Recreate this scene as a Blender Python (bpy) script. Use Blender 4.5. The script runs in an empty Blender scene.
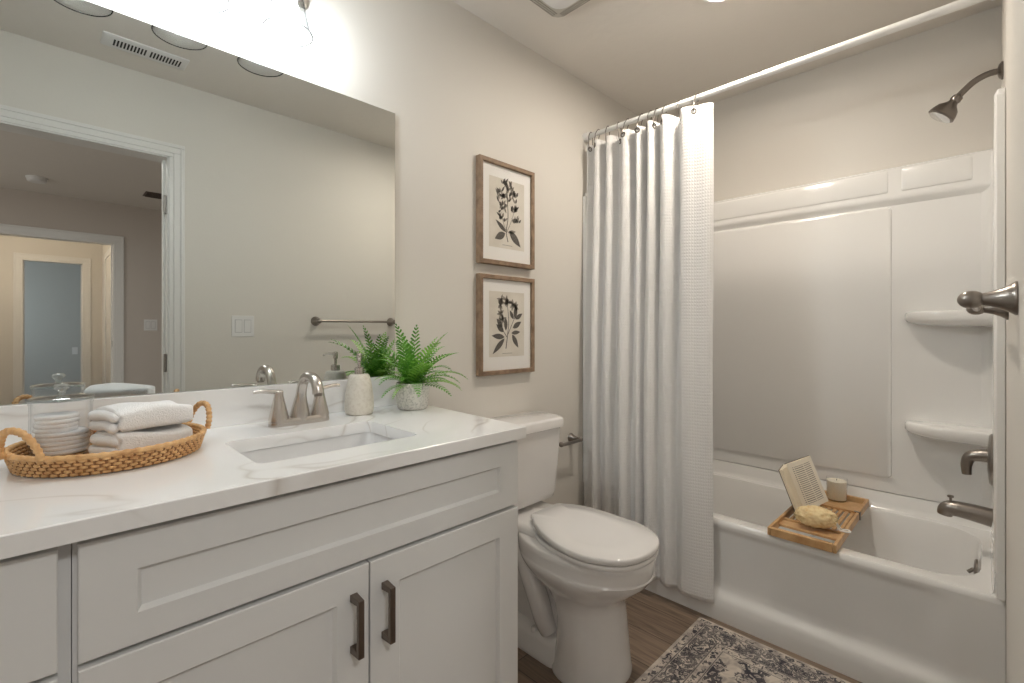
import bpy, bmesh, math, random
from mathutils import Vector, Matrix, Euler
random.seed(7)
PI = math.pi
S = bpy.context.scene
C = S.collection

# ------------------------------------------------------------------ camera, world, lights, exposure
H = 1.20                                   # eye height, camera stands in the bathroom doorway at x=0,y=0
cam_d = bpy.data.cameras.new('camera'); cam = bpy.data.objects.new('camera', cam_d); C.objects.link(cam)
cam.location = (0, 0, H); cam.rotation_euler = (PI/2, 0, math.radians(-44.75))
cam_d.sensor_width = 36; cam_d.lens = 36*472/1024; cam_d.shift_y = -11.5/1024
cam_d.clip_start = 0.005; cam_d.clip_end = 60
S.camera = cam
w = bpy.data.worlds.new('world'); S.world = w; w.use_nodes = True
w.node_tree.nodes['Background'].inputs[0].default_value = (0.8, 0.88, 1, 1)
w.node_tree.nodes['Background'].inputs[1].default_value = 0.3
S.view_settings.view_transform = 'Standard'; S.view_settings.look = 'None'
S.cycles.sample_clamp_indirect = 6; S.cycles.caustics_reflective = False; S.cycles.caustics_refractive = False; S.cycles.transparent_max_bounces = 24
S.view_settings.gamma = 1; S.view_settings.use_curve_mapping = False
S.view_settings.exposure = 1.54
BULB = 48; CAN = 100
def lamp(name, typ, loc, power, color, size=None, size_y=None, rot=None, spread=None):
    l = bpy.data.lights.new(name, typ); l.energy = power; l.color = color
    if typ == 'AREA':
        l.shape = 'RECTANGLE'; l.size = size; l.size_y = size_y or size
        if spread: l.spread = spread
    elif size: l.shadow_soft_size = size
    o = bpy.data.objects.new(name, l); C.objects.link(o); o.location = loc
    if rot: o.rotation_euler = rot
    return o
# area light added to brighten the bedroom (no window there), to the left of the bathroom door, and the lamps of the corridor and the far room
lamp('added_bedroom_light', 'AREA', (-2.45, -1.7, 1.45), 7, (1.0, 0.96, 0.92), 1.6, 1.3, (0, -PI/2, 0))
lamp('added_vanity_fill', 'AREA', (0.05, -0.98, 2.44), 6.5, (1.0, 0.98, 0.95), 0.30, 0.30)  # unseen fill added to brighten the cabinet fronts through the doorway
lamp('corridor_lamp', 'POINT', (-0.58, -4.3, 2.2), 6.5, (1.0, 0.86, 0.70), 0.08)
lamp('far_room_daylight', 'AREA', (-1.2, -6.9, 1.5), 4.5, (0.86, 0.95, 1.0), 1.0, 1.2, (0, -PI/2, 0))

# ------------------------------------------------------------------ helpers
def srgb(r, g, b):
    f = lambda c: (c/255/12.92) if c/255 <= 0.04045 else ((c/255+0.055)/1.055)**2.4
    return (f(r), f(g), f(b), 1)
def nodes(m): return m.node_tree.nodes, m.node_tree.links
def mat(name, col, rough=0.5, metal=0.0, bump=None, spec=None, coat=0, sheen=0, vary=None, trans=0, ior=None, sss=0):
    """bump = (scale, strength, detail); vary = (scale, second colour, low, high)"""
    m = bpy.data.materials.new(name); m.use_nodes = True
    n, l = nodes(m); p = n['Principled BSDF']
    p.inputs['Base Color'].default_value = col if len(col) == 4 else (*col, 1)
    p.inputs['Roughness'].default_value = rough; p.inputs['Metallic'].default_value = metal
    if spec is not None: p.inputs['Specular IOR Level'].default_value = spec
    if coat: p.inputs['Coat Weight'].default_value = coat; p.inputs['Coat Roughness'].default_value = 0.06
    if sheen: p.inputs['Sheen Weight'].default_value = sheen
    if trans: p.inputs['Transmission Weight'].default_value = trans
    if ior: p.inputs['IOR'].default_value = ior
    if sss: p.inputs['Subsurface Weight'].default_value = sss; p.inputs['Subsurface Radius'].default_value = (.01, .008, .006)
    tc = n.new('ShaderNodeTexCoord')
    if bump:
        t = n.new('ShaderNodeTexNoise'); t.inputs['Scale'].default_value = bump[0]; t.inputs['Detail'].default_value = bump[2]
        b = n.new('ShaderNodeBump'); b.inputs['Strength'].default_value = bump[1]; b.inputs['Distance'].default_value = 0.002
        l.new(tc.outputs['Object'], t.inputs['Vector']); l.new(t.outputs['Fac'], b.inputs['Height']); l.new(b.outputs['Normal'], p.inputs['Normal'])
    if vary:
        t = n.new('ShaderNodeTexNoise'); t.inputs['Scale'].default_value = vary[0]; t.inputs['Detail'].default_value = 5
        r = n.new('ShaderNodeValToRGB'); r.color_ramp.elements[0].position = vary[2]; r.color_ramp.elements[1].position = vary[3]
        r.color_ramp.elements[0].color = col if len(col) == 4 else (*col, 1); r.color_ramp.elements[1].color = vary[1]
        l.new(tc.outputs['Object'], t.inputs['Vector']); l.new(t.outputs['Fac'], r.inputs['Fac']); l.new(r.outputs['Color'], p.inputs['Base Color'])
    return m
def emit(name, col, strength):
    m = bpy.data.materials.new(name); m.use_nodes = True; n, l = nodes(m)
    n.remove(n['Principled BSDF']); e = n.new('ShaderNodeEmission'); e.inputs[0].default_value = (*col, 1); e.inputs[1].default_value = strength
    l.new(e.outputs[0], n['Material Output'].inputs[0]); return m
def thin_glass(name, tint=(0.97, 0.98, 0.98), edge=0.75, base=0.03, power=3.5, dark=(0.45, 0.47, 0.48), dpow=5):
    """thin clear glass: straight-through light, reflection growing towards grazing angles"""
    m = bpy.data.materials.new(name); m.use_nodes = True; n, l = nodes(m); n.remove(n['Principled BSDF'])
    t = n.new('ShaderNodeBsdfTransparent'); t.inputs[0].default_value = (*tint, 1)
    tm = n.new('ShaderNodeMix'); tm.data_type = 'RGBA'; tm.inputs[6].default_value = (*tint, 1); tm.inputs[7].default_value = (*dark, 1)
    g = n.new('ShaderNodeBsdfGlossy'); g.inputs['Roughness'].default_value = 0.01; g.inputs[0].default_value = (0.9, 0.92, 0.93, 1)
    f = n.new('ShaderNodeLayerWeight'); f.inputs[0].default_value = 0.5
    q = n.new('ShaderNodeMath'); q.operation = 'POWER'; q.inputs[1].default_value = power
    a = n.new('ShaderNodeMath'); a.operation = 'MULTIPLY_ADD'; a.inputs[1].default_value = edge; a.inputs[2].default_value = base; a.use_clamp = True
    mx = n.new('ShaderNodeMixShader')
    q2 = n.new('ShaderNodeMath'); q2.operation = 'POWER'; q2.inputs[1].default_value = dpow; l.new(f.outputs['Facing'], q2.inputs[0]); l.new(q2.outputs[0], tm.inputs[0]); l.new(tm.outputs[2], t.inputs[0])
    l.new(f.outputs['Facing'], q.inputs[0]); l.new(q.outputs[0], a.inputs[0]); l.new(a.outputs[0], mx.inputs[0]); l.new(t.outputs[0], mx.inputs[1]); l.new(g.outputs[0], mx.inputs[2])
    l.new(mx.outputs[0], n['Material Output'].inputs[0]); return m

class MB:
    """collects shapes; build() links them as one mesh object"""
    def __init__(s): s.v = []; s.f = []; s.m = []
    def add(s, vs, fs, mi=0):
        o = len(s.v); s.v += [tuple(v) for v in vs]; s.f += [tuple(i+o for i in f) for f in fs]; s.m += [mi]*len(fs); return s
    def box(s, x0, x1, y0, y1, z0, z1, mi=0):
        v = [(x, y, z) for x in (x0, x1) for y in (y0, y1) for z in (z0, z1)]
        return s.add(v, [(0,1,3,2), (4,6,7,5), (0,4,5,1), (2,3,7,6), (0,2,6,4), (1,5,7,3)], mi)
    def loft(s, rings, cap0=True, cap1=True, closed=True, mi=0):
        n = len(rings[0]); vs = [p for r in rings for p in r]; fs = []
        for k in range(len(rings)-1):
            for i in range(n if closed else n-1):
                j = (i+1) % n; fs.append((k*n+i, k*n+j, (k+1)*n+j, (k+1)*n+i))
        if cap0: fs.append(tuple(range(n-1, -1, -1)))
        if cap1: fs.append(tuple((len(rings)-1)*n+i for i in range(n)))
        return s.add(vs, fs, mi)
    def lathe(s, prof, c=(0,0,0), seg=32, axis='z', cap0=True, cap1=True, mi=0):
        rings = []
        for r, h in prof:
            ring = []
            for i in range(seg):
                a = 2*PI*i/seg; p = (r*math.cos(a), r*math.sin(a), h)
                if axis == 'y': p = (p[0], p[2], p[1])
                if axis == 'x': p = (p[2], p[0], p[1])
                ring.append((p[0]+c[0], p[1]+c[1], p[2]+c[2]))
            rings.append(ring)
        return s.loft(rings, cap0, cap1, mi=mi)
    def tube(s, pts, rad, seg=10, closed=False, cap=True, flat=1.0, mi=0):
        pts = [Vector(p) for p in pts]; n = len(pts)
        rad = rad if isinstance(rad, (list, tuple)) else [rad]*n
        t0 = (pts[1]-pts[0]).normalized(); up = Vector((0,0,1)) if abs(t0.z) < .9 else Vector((1,0,0))
        nrm = t0.cross(up).normalized(); rings = []; pt = t0
        for i, p in enumerate(pts):
            if closed: t = (pts[(i+1) % n]-pts[i-1]).normalized()
            else: t = (pts[min(i+1, n-1)]-pts[max(i-1, 0)]).normalized()
            q = pt.rotation_difference(t); nrm = (q @ nrm).normalized(); nrm = (nrm-t*nrm.dot(t)).normalized(); pt = t; b = t.cross(nrm)
            rings.append([tuple(p+nrm*(rad[i]*math.cos(2*PI*k/seg))+b*(rad[i]*flat*math.sin(2*PI*k/seg))) for k in range(seg)])
        if closed: rings.append(rings[0]); cap = False
        return s.loft(rings, cap, cap, mi=mi)
    def prism(s, poly, a0, a1, axis='y', mi=0):
        def P(p, a): return {'y': (p[0], a, p[1]), 'x': (a, p[0], p[1]), 'z': (p[0], p[1], a)}[axis]
        return s.loft([[P(p, a0) for p in poly], [P(p, a1) for p in poly]], mi=mi)
    def ball(s, c, r, seg=20, rg=12, sc=(1,1,1)):
        rings = []
        for k in range(1, rg):
            a = PI*k/rg; rings.append([(c[0]+sc[0]*r*math.sin(a)*math.cos(2*PI*i/seg), c[1]+sc[1]*r*math.sin(a)*math.sin(2*PI*i/seg), c[2]-sc[2]*r*math.cos(a)) for i in range(seg)])
        return s.loft(rings)
    def xform(s, M):
        s.v = [tuple(M @ Vector(p)) for p in s.v]; return s
    def build(s, name, m, parent=None, smooth=True, bevel=0, seg=2, angle=35, sub=0):
        me = bpy.data.meshes.new(name); me.from_pydata(s.v, [], s.f); 
        for x in (m if isinstance(m, (list, tuple)) else [m]): me.materials.append(x)
        if any(s.m):
            me.polygons.foreach_set('material_index', s.m)
        b = bmesh.new(); b.from_mesh(me); bmesh.ops.recalc_face_normals(b, faces=b.faces); b.to_mesh(me); b.free()
        o = bpy.data.objects.new(name, me); C.objects.link(o)
        if parent:
            ori = ORG.get(parent, Vector((0,0,0))); me.transform(Matrix.Translation(-ori)); o.parent = parent; ORG[o] = ori
        if smooth:
            me.shade_smooth(); 
            if angle < 180: me.set_sharp_from_angle(angle=math.radians(angle))
        if bevel:
            k = o.modifiers.new('bevel', 'BEVEL'); k.width = bevel; k.segments = seg; k.limit_method = 'ANGLE'; k.angle_limit = math.radians(40); k.harden_normals = True
        if sub:
            k = o.modifiers.new('subdivision', 'SUBSURF'); k.levels = sub; k.render_levels = sub
        return o
ORG = {}
def thing(name, label, cat, loc=(0,0,0), group=None):
    o = bpy.data.objects.new(name, None); C.objects.link(o); o.location = loc; o.empty_display_size = .05
    ORG[o] = Vector(loc); return tag(o, label, cat, group)
def tag(o, label, cat, group=None):
    o['label'] = label; o['category'] = cat
    if group: o['group'] = group
    return o
def struct(o): o['kind'] = 'structure'; return o
def rrect(x0, x1, y0, y1, r, z, n=6):
    pts = []
    for cx, cy, a0 in ((x1-r, y1-r, 0), (x0+r, y1-r, PI/2), (x0+r, y0+r, PI), (x1-r, y0+r, 1.5*PI)):
        for k in range(n+1):
            a = a0+PI/2*k/n; pts.append((cx+r*math.cos(a), cy+r*math.sin(a), z))
    return pts
def bez(p0, p1, p2, p3, n=12):
    p0, p1, p2, p3 = map(Vector, (p0, p1, p2, p3)); out = []
    for i in range(n+1):
        t = i/n; out.append(p0*(1-t)**3+p1*3*t*(1-t)**2+p2*3*t*t*(1-t)+p3*t**3)
    return out
def smoothstep(a, b, x):
    t = max(0, min(1, (x-a)/(b-a))); return t*t*(3-2*t)
def catmull(pts, n):
    out = []
    for i in range(len(pts)-1):
        p0 = pts[max(i-1, 0)]; p1 = pts[i]; p2 = pts[i+1]; p3 = pts[min(i+2, len(pts)-1)]
        for k in range(n):
            t = k/n
            out.append(tuple(0.5*((2*b)+(-a+c)*t+(2*a-5*b+4*c-d)*t*t+(-a+3*b-3*c+d)*t**3) for a, b, c, d in zip(p0, p1, p2, p3)))
    out.append(tuple(pts[-1])); return out

# ------------------------------------------------------------------ materials
M = {}
M['wall'] = mat('warm_wall_paint', (0.74, 0.705, 0.65), 0.55, bump=(90, 0.12, 3))
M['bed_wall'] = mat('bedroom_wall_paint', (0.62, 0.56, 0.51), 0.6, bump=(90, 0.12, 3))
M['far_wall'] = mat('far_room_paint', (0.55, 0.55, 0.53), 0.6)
M['ceil'] = mat('textured_ceiling_paint', (0.77, 0.725, 0.67), 0.7, bump=(18, 1.0, 6))
M['trim'] = mat('white_trim_paint', (0.80, 0.785, 0.76), 0.35)
M['cab'] = mat('white_cabinet_paint', (0.80, 0.805, 0.80), 0.38, bump=(30, 0.03, 2))
M['cab_in'] = mat('cabinet_frame_paint', (0.40, 0.40, 0.41), 0.5)
M['porc'] = mat('white_porcelain', (0.82, 0.80, 0.785), 0.10, coat=0.6)
M['sink'] = mat('sink_porcelain', (0.76, 0.76, 0.76), 0.10, coat=0.6)
M['acryl'] = mat('tub_acrylic', (0.90, 0.89, 0.87), 0.16, coat=0.5, bump=(6, 0.04, 1))
M['nickel'] = mat('brushed_nickel', (0.60, 0.56, 0.52), 0.27, 1.0, bump=(300, 0.04, 2))
M['dark_nickel'] = mat('dark_brushed_nickel', (0.31, 0.28, 0.255), 0.30, 1.0, bump=(300, 0.04, 2))
M['pull'] = mat('bronze_pull_metal', (0.20, 0.165, 0.14), 0.33, 1.0, bump=(200, 0.05, 2))
M['chrome'] = mat('chrome', (0.6, 0.6, 0.6), 0.12, 1.0)
M['white_metal'] = mat('white_enamel_rod', (0.85, 0.84, 0.82), 0.3)
M['plastic'] = mat('white_plastic', (0.80, 0.79, 0.78), 0.35)
M['dark'] = mat('dark_gap', (0.03, 0.03, 0.03), 0.8)
M['glass'] = thin_glass('clear_glass', (1, 1, 1), 0.7, 0.02, 3.5, (0.5, 0.52, 0.53), 6)
M['shade_glass'] = thin_glass('clear_shade_glass', (0.93, 0.94, 0.95), 0.30, 0.03, 5, (0.03, 0.032, 0.035), 4.5)
M['rim_glass'] = thin_glass('shade_rim_glass', (0.20, 0.205, 0.21), 0.3, 0.05, 3, (0.10, 0.10, 0.105))
M['picture_glass'] = thin_glass('picture_glass', (1, 1, 1), 0.3, 0.0, 4, (1, 1, 1))
M['lid_glass'] = thin_glass('thick_lid_glass', (0.93, 0.95, 0.95), 0.8, 0.22, 2.2, (0.25, 0.27, 0.28), 3)
M['tumbler_glass'] = thin_glass('tumbler_glass', (0.98, 0.98, 0.98), 0.5, 0.03, 4, (0.8, 0.8, 0.8))
M['fan_slot'] = mat('fan_slot_shadow', (.36, .33, .29), .6)
M['shower'] = mat('dark_shower_nickel', (0.22, 0.195, 0.175), 0.28, 1.0)
M['mirror'] = mat('mirror_silver', (0.74, 0.765, 0.745), 0.0, 1.0)
M['mirror_edge'] = mat('mirror_edge_glass', (0.25, 0.28, 0.26), 0.2)
M['bulb'] = emit('cool_white_bulb', (0.92, 0.98, 1.0), BULB)
M['can'] = emit('warm_downlight', (1.0, 0.90, 0.78), CAN)
M['towel'] = mat('white_terry', (0.93, 0.93, 0.93), 0.95, bump=(420, 0.9, 2), sheen=0.3)
M['cotton'] = mat('cotton_wool', (0.92, 0.92, 0.92), 1.0, bump=(300, 0.5, 3), sheen=0.2)
M['rattan'] = mat('rattan', srgb(222, 178, 124), 0.5, vary=(60, srgb(190, 140, 88), .4, .7), bump=(200, .3, 2))
M['rattan_dark'] = mat('rattan_stake', srgb(140, 96, 56), 0.6)
M['concrete'] = mat('ceramic_stone', srgb(226, 220, 208), 0.6, vary=(120, srgb(212, 204, 190), .45, .7), bump=(120, .25, 4))
M['pot'] = mat('speckled_pot', srgb(226, 222, 216), 0.7, vary=(150, srgb(186, 183, 178), .48, .66), bump=(90, .6, 4))
M['soil'] = mat('potting_soil', srgb(38, 30, 22), 0.95, bump=(120, 1.0, 4))
M['leaf'] = mat('fern_leaf', srgb(112, 176, 60), 0.45, vary=(40, srgb(74, 138, 42), .4, .65))
M['leaf2'] = mat('fern_leaf_light', srgb(154, 206, 88), 0.45, vary=(40, srgb(112, 174, 60), .4, .65))
M['oak'] = mat('weathered_oak_frame', srgb(156, 130, 106), 0.55, vary=(30, srgb(122, 99, 78), .35, .7), bump=(120, .25, 3))
M['mat_board'] = mat('white_mat_board', (0.90, 0.88, 0.85), 0.8)
M['paper'] = mat('aged_print_paper', srgb(228, 222, 211), 0.85, vary=(14, srgb(217, 210, 198), .4, .7))
M['ink'] = mat('dark_ink', srgb(98, 93, 88), 0.85)
M['ink2'] = mat('grey_ink', srgb(150, 143, 134), 0.85)
M['bamboo'] = mat('bamboo', srgb(216, 176, 126), 0.42, vary=(26, srgb(192, 146, 98), .35, .7))
M['page'] = mat('book_page_edges', srgb(238, 226, 202), 0.85, bump=(500, .3, 1))
M['cover'] = mat('dark_book_cover', srgb(70, 50, 48), 0.5)
M['wax'] = mat('candle_wax', srgb(250, 242, 222), 0.6, sss=0.15)
M['loofah'] = mat('loofah_fibre', srgb(248, 226, 180), 0.95, vary=(70, srgb(228, 194, 138), .4, .75), bump=(160, 1.0, 5))
M['cord'] = mat('white_cord', (0.92, 0.91, 0.88), 0.9)
M['carpet'] = mat('bedroom_carpet', (0.30, 0.28, 0.27), 1.0, bump=(300, .6, 3))

def quartz():
    m = mat('white_quartz', (0.72, 0.71, 0.69), 0.14, coat=0.3); n, l = nodes(m); p = n['Principled BSDF']
    tc = n.new('ShaderNodeTexCoord'); mp = n.new('ShaderNodeMapping'); mp.inputs['Rotation'].default_value = (0.3, 0, 0.5); mp.inputs['Scale'].default_value = (0.9, 2.2, 1.6)
    l.new(tc.outputs['Object'], mp.inputs[0])
    a = n.new('ShaderNodeTexNoise'); a.inputs['Scale'].default_value = 1.15; a.inputs['Detail'].default_value = 3; a.inputs['Distortion'].default_value = 0.9
    l.new(mp.outputs[0], a.inputs['Vector'])
    s = n.new('ShaderNodeMath'); s.operation = 'SUBTRACT'; s.inputs[1].default_value = 0.5; l.new(a.outputs['Fac'], s.inputs[0])
    b = n.new('ShaderNodeMath'); b.operation = 'ABSOLUTE'; l.new(s.outputs[0], b.inputs[0])
    r = n.new('ShaderNodeValToRGB'); e = r.color_ramp.elements
    e[0].position = 0.0; e[0].color = (0.66, 0.63, 0.60, 1); e[1].position = 0.010; e[1].color = (0.92, 0.92, 0.915, 1)
    k = e.new(0.004); k.color = (0.80, 0.785, 0.765, 1)
    mk = n.new('ShaderNodeTexNoise'); mk.inputs['Scale'].default_value = 2.3; mk.inputs['Detail'].default_value = 2; l.new(tc.outputs['Object'], mk.inputs['Vector'])
    mr = n.new('ShaderNodeMapRange'); mr.inputs[1].default_value = .45; mr.inputs[2].default_value = .62; l.new(mk.outputs['Fac'], mr.inputs[0])
    mx = n.new('ShaderNodeMix'); mx.data_type = 'RGBA'; mx.inputs[6].default_value = (0.92, 0.92, 0.915, 1); l.new(mr.outputs[0], mx.inputs[0]); l.new(r.outputs[0], mx.inputs[7])
    l.new(b.outputs[0], r.inputs[0]); l.new(mx.outputs[2], p.inputs['Base Color']); return m
M['quartz'] = quartz()

def planks():
    m = mat('wood_plank_floor', (0.2, 0.15, 0.11), 0.42); n, l = nodes(m); p = n['Principled BSDF']
    tc = n.new('ShaderNodeTexCoord'); mp = n.new('ShaderNodeMapping'); mp.inputs['Rotation'].default_value = (0, 0, PI/2)
    l.new(tc.outputs['Object'], mp.inputs[0])
    br = n.new('ShaderNodeTexBrick'); br.inputs['Scale'].default_value = 1; br.inputs['Brick Width'].default_value = 1.2; br.inputs['Row Height'].default_value = 0.17
    br.inputs['Mortar Size'].default_value = 0.0012; br.inputs['Color1'].default_value = srgb(124, 108, 95); br.inputs['Color2'].default_value = srgb(156, 138, 121); br.inputs['Mortar'].default_value = srgb(40, 32, 26)
    l.new(mp.outputs[0], br.inputs['Vector'])
    mp2 = n.new('ShaderNodeMapping'); mp2.inputs['Scale'].default_value = (26, 1.6, 1); l.new(tc.outputs['Object'], mp2.inputs[0])
    g = n.new('ShaderNodeTexNoise'); g.inputs['Scale'].default_value = 2.2; g.inputs['Detail'].default_value = 8; g.inputs['Distortion'].default_value = 1.2; l.new(mp2.outputs[0], g.inputs['Vector'])
    r = n.new('ShaderNodeValToRGB'); r.color_ramp.elements[0].position = .32; r.color_ramp.elements[0].color = (0.48, 0.45, 0.43, 1); r.color_ramp.elements[1].position = .68; r.color_ramp.elements[1].color = (1.15, 1.1, 1.05, 1)
    l.new(g.outputs['Fac'], r.inputs[0])
    mx = n.new('ShaderNodeMix'); mx.data_type = 'RGBA'; mx.blend_type = 'MULTIPLY'; mx.inputs[0].default_value = 0.85
    l.new(br.outputs['Color'], mx.inputs[6]); l.new(r.outputs[0], mx.inputs[7]); l.new(mx.outputs[2], p.inputs['Base Color'])
    b = n.new('ShaderNodeBump'); b.inputs['Strength'].default_value = .25; b.inputs['Distance'].default_value = .002; l.new(g.outputs['Fac'], b.inputs['Height']); l.new(b.outputs[0], p.inputs['Normal'])
    return m
M['planks'] = planks()

RUG = (0.86, 1.94, 0.18, 0.845)
def rug_mat():
    m = mat('distressed_rug_pile', (0.4, 0.37, 0.35), 1.0, sheen=0.1); n, l = nodes(m); p = n['Principled BSDF']
    tc = n.new('ShaderNodeTexCoord'); sp = n.new('ShaderNodeSeparateXYZ'); l.new(tc.outputs['Object'], sp.inputs[0])
    def mt(op, a, b=None):
        q = n.new('ShaderNodeMath'); q.operation = op
        for i, v in enumerate((a, b)):
            if v is None: continue
            if isinstance(v, (int, float)): q.inputs[i].default_value = v
            else: l.new(v, q.inputs[i])
        return q.outputs[0]
    hx = (RUG[1]-RUG[0])/2; hy = (RUG[3]-RUG[2])/2
    dx = mt('SUBTRACT', hx, mt('ABSOLUTE', sp.outputs[0])); dy = mt('SUBTRACT', hy, mt('ABSOLUTE', sp.outputs[1])); d = mt('MINIMUM', dx, dy)   # distance from the rug's edge
    def noise(scale, detail=4, dist=0.0):
        t = n.new('ShaderNodeTexNoise'); t.inputs['Scale'].default_value = scale; t.inputs['Detail'].default_value = detail; t.inputs['Distortion'].default_value = dist
        l.new(tc.outputs['Object'], t.inputs['Vector']); return t.outputs['Fac']
    def band(a, b): return mt('MULTIPLY', mt('GREATER_THAN', d, a), mt('LESS_THAN', d, b))
    vo = n.new('ShaderNodeTexVoronoi'); vo.inputs['Scale'].default_value = 26; vo.feature = 'DISTANCE_TO_EDGE'; l.new(tc.outputs['Object'], vo.inputs['Vector'])
    vs = n.new('ShaderNodeTexVoronoi'); vs.inputs['Scale'].default_value = 75; l.new(tc.outputs['Object'], vs.inputs['Vector'])
    mott = noise(34, 5, 2.2); mott2 = noise(70, 4, 1.0); wear = noise(9, 6, 1.5)
    ring = mt('ABSOLUTE', mt('SUBTRACT', mott, .5))
    motif = mt('LESS_THAN', ring, 0.045)                       # scroll-like dark lines
    blot = mt('GREATER_THAN', mott, 0.56)
    border = mt('MAXIMUM', motif, blot)
    dots = mt('GREATER_THAN', mott2, 0.53)
    medal = mt('MULTIPLY', mt('LESS_THAN', vo.outputs['Distance'], 0.10), mt('GREATER_THAN', wear, .47))
    field = mt('MAXIMUM', mt('MULTIPLY', motif, mt('GREATER_THAN', wear, .44)), medal)
    ink = mt('MULTIPLY', band(.012, .035), dots)
    ink = mt('MAXIMUM', ink, mt('MULTIPLY', band(.043, .115), border))
    ink = mt('MAXIMUM', ink, mt('MULTIPLY', band(.124, .148), dots))
    ink = mt('MAXIMUM', ink, mt('MULTIPLY', mt('GREATER_THAN', d, .156), field))
    line = mt('MAXIMUM', mt('MAXIMUM', band(.036, .041), band(.116, .121)), band(.150, .154))
    ink = mt('MAXIMUM', ink, mt('MULTIPLY', line, .8))
    ink = mt('MULTIPLY', ink, mt('ADD', .35, mt('MULTIPLY', wear, 1.1)))
    base = n.new('ShaderNodeValToRGB'); base.color_ramp.elements[0].position = .35; base.color_ramp.elements[0].color = srgb(166, 156, 150); base.color_ramp.elements[1].position = .62; base.color_ramp.elements[1].color = srgb(220, 210, 198)
    l.new(noise(22, 6, .8), base.inputs[0])
    mx = n.new('ShaderNodeMix'); mx.data_type = 'RGBA'; mx.clamp_factor = True; l.new(ink, mx.inputs[0]); l.new(base.outputs[0], mx.inputs[6]); mx.inputs[7].default_value = srgb(58, 56, 66)
    l.new(mx.outputs[2], p.inputs['Base Color'])
    b = n.new('ShaderNodeBump'); b.inputs['Strength'].default_value = .8; b.inputs['Distance'].default_value = .003; l.new(noise(500, 2), b.inputs['Height']); l.new(b.outputs[0], p.inputs['Normal'])
    return m
M['rug'] = rug_mat()

def waffle():
    m = mat('white_waffle_cloth', (0.93, 0.915, 0.895), 0.9, sheen=0.15); n, l = nodes(m); p = n['Principled BSDF']
    uv = n.new('ShaderNodeUVMap'); br = n.new('ShaderNodeTexVoronoi'); br.feature = 'DISTANCE_TO_EDGE'; br.inputs['Randomness'].default_value = 0.15
    mp = n.new('ShaderNodeMapping'); mp.inputs['Scale'].default_value = (95, 72, 1); l.new(uv.outputs[0], mp.inputs[0]); l.new(mp.outputs[0], br.inputs['Vector']); br.inputs['Scale'].default_value = 1
    b = n.new('ShaderNodeBump'); b.inputs['Strength'].default_value = .55; b.inputs['Distance'].default_value = .006; l.new(br.outputs['Distance'], b.inputs['Height']); l.new(b.outputs[0], p.inputs['Normal'])
    tr = n.new('ShaderNodeBsdfTranslucent'); tr.inputs[0].default_value = (0.86, 0.84, 0.81, 1); mx = n.new('ShaderNodeMixShader'); mx.inputs[0].default_value = .10
    l.new(b.outputs[0], tr.inputs['Normal']); l.new(p.outputs[0], mx.inputs[1]); l.new(tr.outputs[0], mx.inputs[2]); l.new(mx.outputs[0], n['Material Output'].inputs[0])
    return m
M['waffle'] = waffle()

def text_page():
    m = mat('printed_page', srgb(242, 234, 218), 0.85); n, l = nodes(m); p = n['Principled BSDF']
    uv = n.new('ShaderNodeUVMap'); br = n.new('ShaderNodeTexBrick'); br.inputs['Scale'].default_value = 1
    br.offset_frequency = 1; br.inputs['Brick Width'].default_value = 0.37; br.inputs['Row Height'].default_value = 1/24; br.inputs['Mortar Size'].default_value = .012
    br.inputs['Color1'].default_value = srgb(150, 142, 132); br.inputs['Color2'].default_value = srgb(178, 170, 158); br.inputs['Mortar'].default_value = srgb(242, 234, 218)
    l.new(uv.outputs[0], br.inputs['Vector'])
    sp = n.new('ShaderNodeSeparateXYZ'); l.new(uv.outputs[0], sp.inputs[0])
    def mt(op, a, b):
        q = n.new('ShaderNodeMath'); q.operation = op
        for i, v in enumerate((a, b)):
            if isinstance(v, (int, float)): q.inputs[i].default_value = v
            else: l.new(v, q.inputs[i])
        return q.outputs[0]
    k = mt('MULTIPLY', mt('MULTIPLY', mt('GREATER_THAN', sp.outputs[0], .13), mt('LESS_THAN', sp.outputs[0], .87)), mt('MULTIPLY', mt('GREATER_THAN', sp.outputs[1], .1), mt('LESS_THAN', sp.outputs[1], .9)))
    mx = n.new('ShaderNodeMix'); mx.data_type = 'RGBA'; l.new(k, mx.inputs[0]); mx.inputs[6].default_value = srgb(242, 234, 218); l.new(br.outputs['Color'], mx.inputs[7]); l.new(mx.outputs[2], p.inputs['Base Color'])
    return m
M['text'] = text_page()

# ------------------------------------------------------------------ room shell
YM = 1.48; YO = -0.037; XB = 2.70; XL = -0.42; ZC = 2.49
DX0, DX1, DZ = -0.31, 0.466, 2.105          # bathroom door opening
struct(MB().box(XL-.1, XB+.1, YO-.12, YM+.1, -.10, 0).build('floor', M['planks'], smooth=False))
struct(MB().box(XL-.1, XB+.1, YO-.12, YM+.1, ZC, ZC+.1).build('ceiling', M['ceil'], smooth=False))
struct(MB().box(XL-.1, XB+.1, YM, YM+.1, 0, ZC).build('wall_back', M['wall'], smooth=False))
struct(MB().box(XB, XB+.1, YO, YM, 0, ZC).build('wall_right', M['wall'], smooth=False))
struct(MB().box(XL-.1, XL, YO, YM, 0, ZC).build('wall_left', M['wall'], smooth=False))
struct(MB().box(XL-.1, DX0, YO-.12, YO, 0, ZC).box(DX1, XB+.1, YO-.12, YO, 0, ZC).box(DX0, DX1, YO-.12, YO, DZ, ZC).build('wall_front', M['wall'], smooth=False))
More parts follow.
